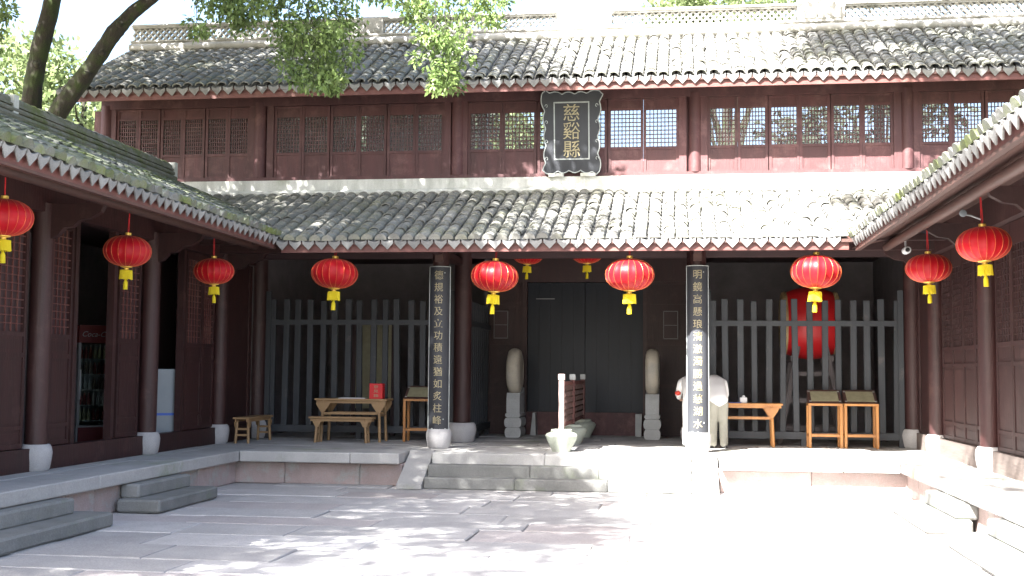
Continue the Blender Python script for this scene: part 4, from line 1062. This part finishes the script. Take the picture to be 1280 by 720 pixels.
def cloth_mesh(name, nodes, edges_, mat, voxel=.016):
    b = MB()
    def ball(c, rx, ry):
        n = 8; prof = [(max(.002, math.cos(-math.pi/2+math.pi*i/n)), math.sin(-math.pi/2+math.pi*i/n)) for i in range(n+1)]
        k = len(b.v); b.lathe(prof, (0, 0, 0), 14)
        r_ = (rx+ry)/2 if rx < ry*1.05 else ry
        b.v[k:] = [(c[0]+x*rx, c[1]+y_*ry, c[2]+z*r_) for x, y_, z in b.v[k:]]
    rd2 = lambda r_: r_ if hasattr(r_, '__len__') else (r_, r_)
    for a, c in edges_:
        pa, pc = Vector(nodes[a][0]), Vector(nodes[c][0]); ra, rc = rd2(nodes[a][1]), rd2(nodes[c][1])
        for i in range(7):
            t_ = i/6; ball(pa.lerp(pc, t_), ra[0]+(rc[0]-ra[0])*t_, ra[1]+(rc[1]-ra[1])*t_)
    me = b.mesh(name, None); o = bpy.data.objects.new(name, me); col.objects.link(o)
    m_ = o.modifiers.new('r', 'REMESH'); m_.mode = 'VOXEL'; m_.voxel_size = voxel; m_.use_smooth_shade = True
    m_ = o.modifiers.new('s', 'SMOOTH'); m_.factor = .5; m_.iterations = 6
    dg = bpy.context.evaluated_depsgraph_get(); dg.update()
    m = bpy.data.meshes.new_from_object(o.evaluated_get(dg)); bpy.data.objects.remove(o)
    m.materials.clear(); m.materials.append(M[mat]); m.name = name
    return m
def person(label, loc, rz, shirt_mat, trouser_mat, holds=None, lean=1.0):
    t = empty('person', loc, rz, label, 'person')
    # facing +y, bent forward over a table; z from the soles
    J = {}
    J['pelvis'] = ((0, -.02, .90), .115); J['belly'] = ((0, .06, 1.02), .11); J['chest'] = ((0, .22, 1.14), .115); J['upper'] = ((0, .34, 1.17), .085)
    J['neck'] = ((0, .43, 1.17), .055); J['skull0'] = ((0, .48, 1.13), .075); J['skull'] = ((0, .55, 1.06), .098); J['crown'] = ((0, .60, .99), .075)
    E_ = [('pelvis', 'belly'), ('belly', 'chest'), ('chest', 'upper'), ('upper', 'neck'), ('neck', 'skull0'), ('skull0', 'skull'), ('skull', 'crown')]
    for s_, n_ in ((-1, 'l'), (1, 'r')):
        J['hip'+n_] = ((s_*.09, -.01, .86), .105); J['knee'+n_] = ((s_*.105, .02, .48), .068); J['calf'+n_] = ((s_*.108, -.01, .33), .058); J['ankle'+n_] = ((s_*.11, -.02, .09), .042); J['toe'+n_] = ((s_*.13, .12, .03), .032)
        E_ += [('pelvis', 'hip'+n_), ('hip'+n_, 'knee'+n_), ('knee'+n_, 'calf'+n_), ('calf'+n_, 'ankle'+n_), ('ankle'+n_, 'toe'+n_)]
        J['sh'+n_] = ((s_*.165, .33, 1.13), .048); J['elb'+n_] = ((s_*.235, .36, .94), .038); J['wri'+n_] = ((s_*.16, .52, .84), .032); J['palm'+n_] = ((s_*.14, .58, .83), .034)
        E_ += [('upper', 'sh'+n_), ('sh'+n_, 'elb'+n_), ('elb'+n_, 'wri'+n_), ('wri'+n_, 'palm'+n_)]
        for k in range(4):
            J['f%d' % k+n_] = ((s_*(.165-.02*k), .63+.006*(k % 3), .825), .0095); J['g%d' % k+n_] = ((s_*(.165-.02*k), .665+.008*(k % 3), .812), .008)
            E_ += [('palm'+n_, 'f%d' % k+n_), ('f%d' % k+n_, 'g%d' % k+n_)]
        J['th'+n_] = ((s_*.10, .585, .83), .010); J['ti'+n_] = ((s_*.085, .615, .82), .0085); E_ += [('palm'+n_, 'th'+n_), ('th'+n_, 'ti'+n_)]
    def sub(keys, grow, name, mat):
        nd = {k: (J[k][0], J[k][1]+grow) for k in keys}
        o = bpy.data.objects.new(name, skin_mesh(name, nd, [e for e in E_ if e[0] in nd and e[1] in nd], mat)); col.objects.link(o); o.parent = t; return o
    sub(list(J), 0, 'body', 'skin')
    sh = ['belly', 'pelvis', 'chest', 'upper', 'shl', 'shr', 'elbl', 'elbr']
    nd = {k: (J[k][0], (J[k][1]+.03 if 'elb' not in k else .07)) for k in sh}
    nd['belly'] = (J['belly'][0], (.172, .135)); nd['pelvis'] = ((0, -.03, .90), (.172, .142)); nd['chest'] = (J['chest'][0], (.175, .14)); nd['upper'] = ((0, .34, 1.18), (.15, .125))
    nd['hem'] = ((0, -.04, .875), (.176, .148)); nd['shl'] = ((-.155, .31, 1.14), .085); nd['shr'] = ((.155, .31, 1.14), .085); nd['ml'] = ((-.195, .335, 1.03), .07); nd['mr'] = ((.195, .335, 1.03), .07); nd['elbl'] = ((-.215, .36, .94), .062); nd['elbr'] = ((.215, .36, .94), .062)
    nd['cl'] = ((-.20, .45, .885), .05); nd['cr'] = ((.20, .45, .885), .05)
    ed = [e for e in E_ if e[0] in nd and e[1] in nd and not (e[0][:2] == 'sh' and e[1][:3] == 'elb')]+[('hem', 'pelvis'), ('elbl', 'cl'), ('elbr', 'cr'), ('shl', 'ml'), ('shr', 'mr'), ('ml', 'elbl'), ('mr', 'elbr')]
    order = ['chest']+[k for k in nd if k != 'chest']
    o = bpy.data.objects.new('shirt', cloth_mesh('shirt', {k: nd[k] for k in order}, ed, shirt_mat)); col.objects.link(o); o.parent = t
    nd = {'pelvis': ((0, -.02, .92), (.145, .115))}
    ed = []
    for s_, n_ in ((-1, 'l'), (1, 'r')):
        nd['hip'+n_] = ((s_*.08, -.025, .78), .105); nd['kn'+n_] = ((s_*.09, .012, .48), .085); nd['an'+n_] = ((s_*.10, -.015, .095), .078)
        ed += [('pelvis', 'hip'+n_), ('hip'+n_, 'kn'+n_), ('kn'+n_, 'an'+n_)]
    o = bpy.data.objects.new('trousers', cloth_mesh('trousers', nd, ed, trouser_mat)); col.objects.link(o); o.parent = t
    for s_ in (-1, 1):
        b = MB(); b.lathe([(.042, 0), (.05, .015), (.048, .05), (.03, .075)], (0, 0, 0), 16, 'z', sq=2.6)
        o = b.build('shoe', 'shoe', t, world=False, smooth=True); o.location = (s_*.118, .055, 0)
    hr = MB().lathe([(.02, .115), (.07, .095), (.105, .04), (.112, -.02), (.10, -.07)], (0, 0, 0), 20).build('hair', 'hair', t, world=False, smooth=True)
    hr.location = (0, .565, 1.045); hr.rotation_euler = (R(-140), 0, 0)
    fc = MB()
    fc.lathe([(.004, .02), (.014, .008), (.016, 0)], (0, .0, 0), 8).build('nose', 'skin', t, world=False).location = (0, .50, .975)
    return t
person('person in white shirt and beige trousers bending over the honey table', (.74, 21.72, P), R(10), 'shirt', 'beige')
person('person in white clothes mostly hidden behind the sunlit couplet column', (.285, 21.78, P), R(4), 'shirt', 'paletrouser')
rp = MB().lathe([(.02, -.04), (.05, -.02), (.055, .02), (.02, .045)], (0, 0, 0), 10).build('red_pouch', 'red', None, smooth=True); rp.location = (.035, 22.06, P+.96)
tag(rp, 'small red pouch held by the person in white behind the column', 'pouch')

# ================================================================== TREES
def leaf_cloud(centers, radii, per, size, flat=.8, droop=.25, rg=nrg):
    """leaf-sized kites scattered round the centres"""
    C = np.repeat(np.asarray(centers, float), per, 0); n = len(C)
    Rr = np.repeat(np.broadcast_to(np.asarray(radii, float), (len(centers),)), per)
    d = rg.normal(size=(n, 3)); d /= np.linalg.norm(d, axis=1)[:, None]
    r_ = rg.random(n)**.45
    Pn = C+d*(Rr*r_)[:, None]*np.array([1, 1, flat])
    ax = d*.6+rg.normal(size=(n, 3))*.6; ax[:, 2] -= droop; ax /= np.linalg.norm(ax, axis=1)[:, None]
    nn = rg.normal(size=(n, 3)); nn[:, 2] += .8
    sd = np.cross(ax, nn); sd /= np.linalg.norm(sd, axis=1)[:, None]+1e-9
    nm = np.cross(sd, ax)
    s_ = size*rg.uniform(.65, 1.25, n)[:, None]
    V = np.empty((n, 4, 3))
    V[:, 0] = Pn; V[:, 1] = Pn+ax*s_*.45+sd*s_*.24+nm*s_*.05; V[:, 2] = Pn+ax*s_-nm*s_*.06; V[:, 3] = Pn+ax*s_*.45-sd*s_*.24+nm*s_*.05
    return V
def crown(t, V, mat, name='crown'):
    V = V.reshape(-1, 3)-np.array(wloc(t)); o = bpy.data.objects.new(name, np_mesh(name, V, 4, mat)); col.objects.link(o); o.parent = t
    o['kind'] = 'stuff'
    return o
def wander(p0, p1, n, amp, r0, r1, rr):
    p0 = Vector(p0); p1 = Vector(p1); pts = []; rad = []
    ph = rr.uniform(0, 6)
    for i in range(n+1):
        t_ = i/n; q = p0.lerp(p1, t_); a = amp*math.sin(t_*math.pi)
        pts.append(q+Vector((math.sin(ph+t_*5), math.cos(ph*1.3+t_*4), math.sin(ph*.7+t_*6)*.5))*a+Vector((0, 0, a*1.2))); rad.append(r0+(r1-r0)*t_)
    return pts, rad
# the big camphor tree behind the left wing: two leaning stems, crown over the court
cam_t = empty('camphor_tree', (-11.7, 20.6, -.06), 0, 'big camphor tree with two dark mossy stems leaning over the left wing roof', 'tree')
tr = MB()
Yt = 20.6
s1 = [(-11.75, Yt, -.06), (-11.8, Yt, 2.5), (-11.85, Yt, 5.0)]+[tuple(atY(px, py, Yt)) for px, py in ((38, 140), (42, 100), (52, 55), (66, 0))]+[(-11.2, 20.3, 10.2), (-10.6, 19.6, 11.6)]
def gnarl(b, pts, rad, n=18, k=7, amp=.05):
    P_ = []; R_ = []; base = len(b.v)
    for i in range(len(pts)-1):
        for j in range(k):
            t_ = j/k; P_.append(Vector(pts[i]).lerp(Vector(pts[i+1]), t_)); R_.append(rad[i]+(rad[i+1]-rad[i])*t_)
    P_.append(Vector(pts[-1])); R_.append(rad[-1])
    for _ in range(3):
        P_ = [P_[0]]+[(P_[i-1]+P_[i]*2+P_[i+1])/4 for i in range(1, len(P_)-1)]+[P_[-1]]
    b.tube(P_, R_, n)
    r4 = random.Random(len(pts))
    for i in range(len(P_)):
        for q in range(n):
            v = Vector(b.v[base+i*n+q]); d = v-P_[i]
            w = math.sin(i*.9+q*1.3)*.4+math.sin(i*.37-q*.8)*.5+r4.uniform(-.6, .6)
            b.v[base+i*n+q] = tuple(P_[i]+d*(1+w*amp*1.6))
gnarl(tr, s1, [.38, .30, .24, .19, .17, .16, .155, .14, .08])
s2 = [(-11.75, Yt, 4.6), (-11.6, Yt, 5.8)]+[tuple(atY(px, py, Yt-.15)) for px, py in ((72, 140), (98, 105), (122, 72), (143, 40), (165, 16), (200, -10))]+[(-8.2, 19.6, 9.6), (-6.6, 18.6, 10.2)]
gnarl(tr, s2, [.22, .20, .17, .16, .15, .14, .125, .11, .08, .05])
tr.build('trunk', 'bark', cam_t, smooth=True)
kn = MB()
for px, py, r_ in ((108, 92, .09), (128, 66, .07), (150, 30, .08), (46, 80, .07)):
    c = atY(px, py, Yt-.25); MB().lathe([(.01, -r_), (r_*.8, -r_*.6), (r_, 0), (r_*.7, r_*.6), (.01, r_)], c, 8).build('burr', 'bark', cam_t, smooth=True)
back_t = empty('camphor_tree', (-14.2, 5.5, -.06), 0, 'camphor tree standing outside the left wing whose crown shades the paving', 'tree')
rr = random.Random(5)
def edge_x(Y):
    xs = (8, 11, 13, 16, 19, 20.3, 22.3, 23.2, 24.4, 25.5, 27.3, 29, 31, 34); vs_ = (-1.8, -1.2, -.6, -.9, -1.4, -1.75, -1.75, -1.1, -.8, .4, 1.6, 1.3, 1.3, -.5)
    return float(np.interp(Y, xs, vs_))
cA, cB = [], []
tries = 0
while len(cA)+len(cB) < 2900:
    ex, ey = rr.uniform(-9.5, 1.9), rr.uniform(7.5, 33)
    if ex > edge_x(ey)+rr.gauss(0, .28) : continue
    if ey < 13.2 and rr.random() < .30: continue
    if math.sin(ex*2.3+1.1*math.sin(ey*1.7))*math.sin(ey*1.9+ex*.8) > .80: continue
    z = rr.uniform(9.6, 13.4)
    c = (ex-SUN_DX*z, ey-SUN_DY*z, z)
    if c[2] < CAM_Z+.325*max(c[1], 0)+.9 and c[1] > 0: continue
    (cA if c[1] > 9.5 else cB).append(c)
VA = leaf_cloud(cA, .50, 44, .19); VB = leaf_cloud(cB, .50, 44, .19)
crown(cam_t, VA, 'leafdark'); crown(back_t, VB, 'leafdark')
br_ = MB()
for k in range(26):
    c = rr.choice(cA); p0 = rr.choice(((-11.0, 20.2, 10.4), (-8.2, 19.6, 9.6), (-6.7, 18.7, 10.1), (-10.6, 19.6, 11.5)))
    pts, rad = wander(p0, c, 7, .3, .06, .012, rr); br_.tube(pts, rad, 6)
br_.build('limbs', 'bark', cam_t, smooth=True)
br_ = MB().tube([(-14.2, 5.5, -.06), (-13.9, 5.6, 4), (-13.2, 5.7, 7.5), (-12.0, 5.8, 10.5)], [.42, .34, .27, .16], 14)
br_.build('trunk', 'bark', back_t, smooth=True)
br_ = MB()
for k in range(22):
    pts, rad = wander((-13.0, 5.75, 8.0) if k % 2 else (-12.1, 5.8, 10.3), rr.choice(cB), 7, .3, .08, .012, rr); br_.tube(pts, rad, 6)
br_.build('limbs', 'bark', back_t, smooth=True)
# sprays hanging into view; depth in front of the hall roof
def spray(boxes, mat, name):
    cs = []; rs = []
    for (x0, x1, y0, y1, n_, Y0_, Y1_, rad) in boxes:
        for k in range(n_):
            # taper towards the lower end of the spray
            v_ = rr.random()**.9; xm = (x0+x1)/2; hw_ = (x1-x0)/2*(1-.55*max(0, v_-.35)/.65)
            px = xm+rr.uniform(-1, 1)*hw_; py = y0+(y1-y0)*v_
            cs.append(tuple(atY(px, py, rr.uniform(Y0_, Y1_)))); rs.append(rad*rr.uniform(.7, 1.2))
    V = leaf_cloud(cs, np.array(rs)*1.05, 36, .10, .8, .45)
    crown(cam_t, V, mat, name)
    return cs
s_a = spray([(235, 345, -30, 18, 40, 16.8, 18.6, .20), (238, 262, 10, 44, 5, 17, 17.5, .12), (285, 318, 8, 40, 8, 17, 17.8, .14), (318, 455, -30, 60, 72, 16.6, 18.2, .24), (345, 450, 40, 106, 44, 16.8, 18, .20), (405, 440, 85, 112, 6, 17, 17.4, .10),
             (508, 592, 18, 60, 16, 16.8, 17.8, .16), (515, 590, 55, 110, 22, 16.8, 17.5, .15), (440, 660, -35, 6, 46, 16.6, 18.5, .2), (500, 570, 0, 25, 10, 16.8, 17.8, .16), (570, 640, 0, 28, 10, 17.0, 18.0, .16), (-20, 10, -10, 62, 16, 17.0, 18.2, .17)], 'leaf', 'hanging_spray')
tw = MB()
for (xa, ya, xb, yb) in ((330, -60, 285, 25), (360, -60, 400, 100), (390, -60, 435, 95), (350, -60, 350, 60), (545, -60, 548, 100), (530, -60, 575, 70), (600, -60, 620, 15), (250, -60, 245, 30), (470, -50, 520, 30), (0, -40, 2, 50)):
    pts, rad = wander(atY(xa, ya, 17.5), atY(xb, yb, 17.3), 6, .10, .016, .004, rr); tw.tube(pts, rad, 5)
for (xa, ya) in ((330, -60), (360, -60), (545, -60), (600, -60), (250, -60), (0, -40)):
    pts, rad = wander((-7.5, 18.9, 10.3), atY(xa, ya, 17.5), 7, .25, .05, .016, rr); tw.tube(pts, rad, 6)
for k in range(90):
    c = rr.choice(s_a); p = Vector(c)+Vector((rr.uniform(-.35, .35), rr.uniform(-.3, .3), rr.uniform(.25, .6)))
    pts, rad = wander(p, c, 4, .04, .008, .003, rr); tw.tube(pts, rad, 4)
tw.build('twigs', 'bark', cam_t, smooth=True)
# tree behind the right wing, its boughs over the hall roof
rt = empty('camphor_tree', (9.6, 18.5, -.06), 0, 'camphor tree outside the right wing whose boughs shade the end of the upper roof', 'tree')
cR = []
while len(cR) < 520:
    ex, ey = rr.uniform(5.2, 13), rr.uniform(24.8, 32)
    lim = float(np.interp(ey, (24.8, 25.6, 26.4, 27.2, 28.4, 30, 32), (5.4, 5.5, 8.4, 8.0, 6.3, 6.2, 7)))
    if ex < lim+rr.gauss(0, .3): continue
    if math.sin(ex*2.1+.6)*math.sin(ey*2.3) > .5: continue
    z = rr.uniform(10.2, 13.2); c = (ex-SUN_DX*z, ey-SUN_DY*z, z)
    cR.append(c)
while len(cR) < 560:
    ex, ey = rr.uniform(3.3, 5.2), rr.uniform(13.5, 19); z = rr.uniform(11, 13); cR.append((ex-SUN_DX*z, ey-SUN_DY*z, z))
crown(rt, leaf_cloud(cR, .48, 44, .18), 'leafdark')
b = MB().tube([(9.6, 18.5, -.06), (9.5, 18.4, 4), (9.0, 18.0, 7.5), (7.5, 17.5, 10), (5.2, 17.0, 11.4)], [.4, .33, .26, .17, .08], 12).build('trunk', 'bark', rt, smooth=True)
b = MB()
for k in range(24):
    pts, rad = wander((7.5, 17.5, 10) if k % 2 else (5.3, 17.0, 11.3), rr.choice(cR), 7, .25, .06, .012, rr); b.tube(pts, rad, 6)
b.build('limbs', 'bark', rt, smooth=True)
# trees behind the hall
def far_tree(x, y_, h_, rx, rzv, label, n_=170, per=60, leaf=.26, seed=1, mat='farleaf'):
    r3 = random.Random(seed); t = empty('background_tree', (x, y_, -.06), 0, label, 'tree', 'trees behind the hall')
    cs = []
    lobes = [(x+r3.uniform(-.6, .6)*rx, y_+r3.uniform(-.6, .6)*rx, h_-rzv+r3.uniform(-.75, .75)*rzv, r3.uniform(.3, .55)*rx) for _ in range(14)]
    while len(cs) < n_:
        l = r3.choice(lobes); d = Vector((r3.gauss(0, 1), r3.gauss(0, 1), r3.gauss(0, 1))).normalized()*l[3]*r3.uniform(.55, 1.0)
        cs.append((l[0]+d.x, l[1]+d.y, l[2]+d.z*.8))
    crown(t, leaf_cloud(cs, .62, per, leaf), mat)
    b = MB().tube([(x, y_, -.06), (x+.2, y_, h_*.35), (x-.1, y_+.1, h_*.62), (x, y_, h_*.85)], [.34, .27, .18, .06], 12)
    b.build('trunk', 'bark', t, smooth=True)
    b = MB()
    for l in lobes:
        pts, rad = wander((x+.1, y_, h_*r3.uniform(.4, .62)), l[:3], 6, .2, .10, .02, r3); b.tube(pts, rad, 6)
    b.build('limbs', 'bark', t, smooth=True)
far_tree(-22.5, 37, 13.2, 4.2, 4.2, 'pale green tree filling the gap left of the two dark stems', 200, seed=2)
far_tree(-17.6, 33.5, 11.6, 3.8, 3.8, 'pale sunlit tree seen between the two leaning stems', 210, seed=3)
far_tree(-13.6, 38.5, 13.0, 3.6, 4.0, 'pale sunlit tree at the end of the upper roof, beside the leaning stem', 190, seed=4)
far_tree(-8.2, 35, 11.2, 3.6, 3.6, 'background tree seen only through the lattice windows above the bench and table', 330, seed=5, mat='shadeleaf')
far_tree(2.0, 46, 16.9, 3.6, 1.9, 'green tree whose top shows above the ridge right of the tall ridge block', 150, seed=6)
far_tree(5.4, 37, 11.4, 3.6, 3.4, 'background tree seen only through the lattice windows over the right bay', 150, seed=7, mat='shadeleaf')
far_tree(-7.6, 48, 15.9, 2.8, 3.0, 'small tree top over the ridge beside the hanging sprays', 120, seed=8)
